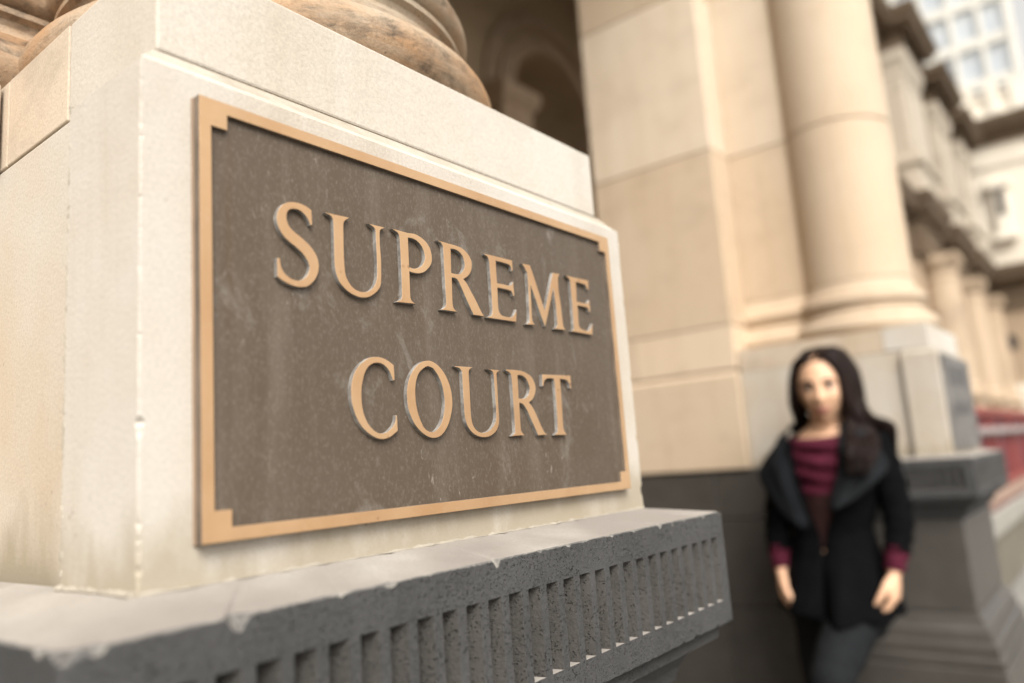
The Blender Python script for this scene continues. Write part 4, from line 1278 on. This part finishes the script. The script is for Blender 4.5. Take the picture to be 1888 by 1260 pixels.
# maroon draped top
TOPT = [(1.03, .012, .092, .078), (1.12, .006, .094, .082), (1.20, .003, .110, .096), (1.28, .006, .126, .106), (1.33, .012, .116, .102), (1.362, .018, .102, .094), (1.378, .018, .092, .086)]
tb = MB(); nz, nf = 70, 64
for k in range(nz + 1):
    z0 = 1.03 + (1.372 - 1.03) * k / nz
    cx, a, b = lerp_tab(TOPT, z0)
    for j in range(nf):
        ph = 2 * pi * j / nf
        fr_ = max(0, cos(ph))
        amp = max(0, min(1, (z0 - 1.17) / .05))
        fold = amp * fr_ * (.0060 * sin((z0 + .022 * fr_ - .020 * sin(ph)) * 2 * pi / .052 + .6) + .0035 * sin(z0 * 95 + ph * 2.2))
        z = z0 - (.012 * fr_ if k == nz else 0) * 0 - .014 * fr_ * max(0, (z0 - 1.33) / .042)
        tb.v.append((cx + a * sin(ph), -.030 + b * cos(ph) + fold, z))
for k in range(nz):
    for j in range(nf):
        q, w = k * nf + j, k * nf + (j + 1) % nf
        tb.f.append((q, w, w + nf, q + nf)); tb.m.append(1 if k < nz * .46 else 0)
to = mesh_obj("draped_top", tb.v, tb.f, [MAROON, MAROOND], wom, tb.m, True)
recalc(to)
# trousers
tr = MB()
ring_mesh(tr, [(.77, .03, -.02, .115, .080), (.82, .03, -.025, .140, .098), (.86, .03, -.03, .150, .102), (.95, .025, -.03, .138, .098), (1.02, .016, -.03, .115, .084)])
def leg(pts, r):
    P = spline(pts, 8); Rr = spline([(x,) for x in r], 8)
    tr.tube(P, [(q[0] + .002 * sin(i * 1.4), q[0] - .002 * sin(i * 1.4)) for i, q in enumerate(Rr)], 20)
leg(LEGR, [.084, .073, .058, .056, .046]); leg(LEGL, [.084, .074, .060, .058, .057, .048])
tro = tr.obj("trousers", JEANS, wom, True, fix=True)
rm = tro.modifiers.new("remesh", 'REMESH'); rm.mode = 'VOXEL'; rm.voxel_size = .006; rm.use_smooth_shade = True
sm = tro.modifiers.new("smooth", 'SMOOTH'); sm.factor = .5; sm.iterations = 4
for (x, y, z, k) in ((.108, -.02, .0, 0), (-.010, -.02, .262, .35)):
    sh = MB()
    sh.tube([(x, y - .085, z + .045), (x, y - .04, z + .05), (x, y + .03, z + .040 + k * .02), (x, y + .10, z + .030 + k * .05), (x, y + .145, z + .022 + k * .07)], [(.022, .030), (.034, .042), (.036, .034), (.038, .024), (.020, .014)], 18, flat=(1, 0, 0))
    sh.tube([(x, y - .045, z + .06), (x, y - .045, z + .14)], [.040, .043], 16)
    so_ = sh.obj("shoe", SHOE, wom, True)
# hair: a cap and some hundreds of tapered locks from a centre parting
hb = MB()
hb.ball((HX, -.0165, HZ + .010), (.0800, .1100, .1190), 48)
for i_, v in enumerate(hb.v):           # the cap stops at the hairline and leaves the face free
    if v[1] > .0 and v[2] < HZ + .060:
        k = max(.1, 1 - (HZ + .060 - v[2]) / .030)
        hb.v[i_] = (HX + (v[0] - HX) * (1 if k > .5 else .97), v[1] * k, v[2])
def lock(pts, r):
    P = spline(pts, 5); n = len(P)
    j1, j2 = RW.uniform(0, 6), RW.uniform(0, 6)
    Q = [(p[0] + .0025 * sin(i * .5 + j1), p[1] + .0025 * sin(i * .45 + j2), p[2]) for i, p in enumerate(P)]
    hb.tube(Q, [(r * (.5 + .5 * min(1, i / 5)) * (1 if i < n * .7 else max(.12, 1 - (i - n * .7) / (n * .3) * .95)),) * 2 for i in range(n)], 6)
for s_ in (1, -1):
    for i in range(230):
        t = RW.random() ** .8
        j = lambda w: RW.uniform(-w, w)
        y0 = .078 - .160 * t; z0 = HZ + .118 - (.047 if y0 > -.02 else .030) * abs(y0 + .02) / .1
        y1 = .080 - .165 * t; y2 = .062 - .155 * t; y3 = .052 - .135 * t
        out_ = .002 + (.012 if s_ > 0 else .016) * RW.random()
        p = [(HX + s_ * .002, y0, z0), (HX + s_ * (.036 + .006 * t + out_ * .4), y1, HZ + .080 + .030 * min(1, t * 2) + j(.004)), (HX + s_ * ((.056 if s_ < 0 else .064) + .014 * t + out_ * .8), y2, HZ + .034 + j(.006)), (HX + s_ * ((.063 if s_ < 0 else .075) + .012 * t + out_ * .8), y3, HZ - .035)]
        if s_ < 0:
            if t < .55:
                f_ = RW.random()
                p += [(HX - .060 - out_ * .7 - .028 * f_, .030 - .05 * t, HZ - .10), (HX - .068 - .060 * f_, .060 - .06 * f_, HZ - .150), (-.088 - .072 * f_, .112 - .05 * f_, 1.315 + j(.02)), (-.098 - .040 * f_ + j(.008), .142 - .02 * f_, 1.268 + j(.028))]
            else:
                f_ = RW.random()
                p += [(HX - .095 - .014 * f_, -.04 - .05 * (t - .5), HZ - .10), (HX - .115 - .045 * f_, -.05 - .06 * t, HZ - .138 + j(.008)), (HX - .11 - .04 * f_, -.125 - .02 * t, 1.30 + j(.02))]
        else:
            f_ = RW.random()
            p += [(HX + .088 + out_, -.005 - .07 * t, HZ - .085), (HX + .094 + .012 * f_, -.05 - .05 * t, HZ - .135), (HX + .085 + .02 * f_, -.105 - .03 * t, 1.31 + j(.03))]
        lock(p, RW.uniform(.0050, .0095))
for i in range(70):
    x = HX + RW.uniform(-.075, .075)
    lock([(HX, -.06, HZ + .112), (x * .8 + HX * .2, -.105, HZ + .06), (x, -.118, HZ - .03), (x, -.112, HZ - .12), (x * 1.1, -.125, 1.28 + RW.uniform(-.03, .03))], RW.uniform(.006, .010))
ho = hb.obj("hair", HAIR, wom, True, fix=False)
ho['kind'] = 'thing'
del ho['kind']
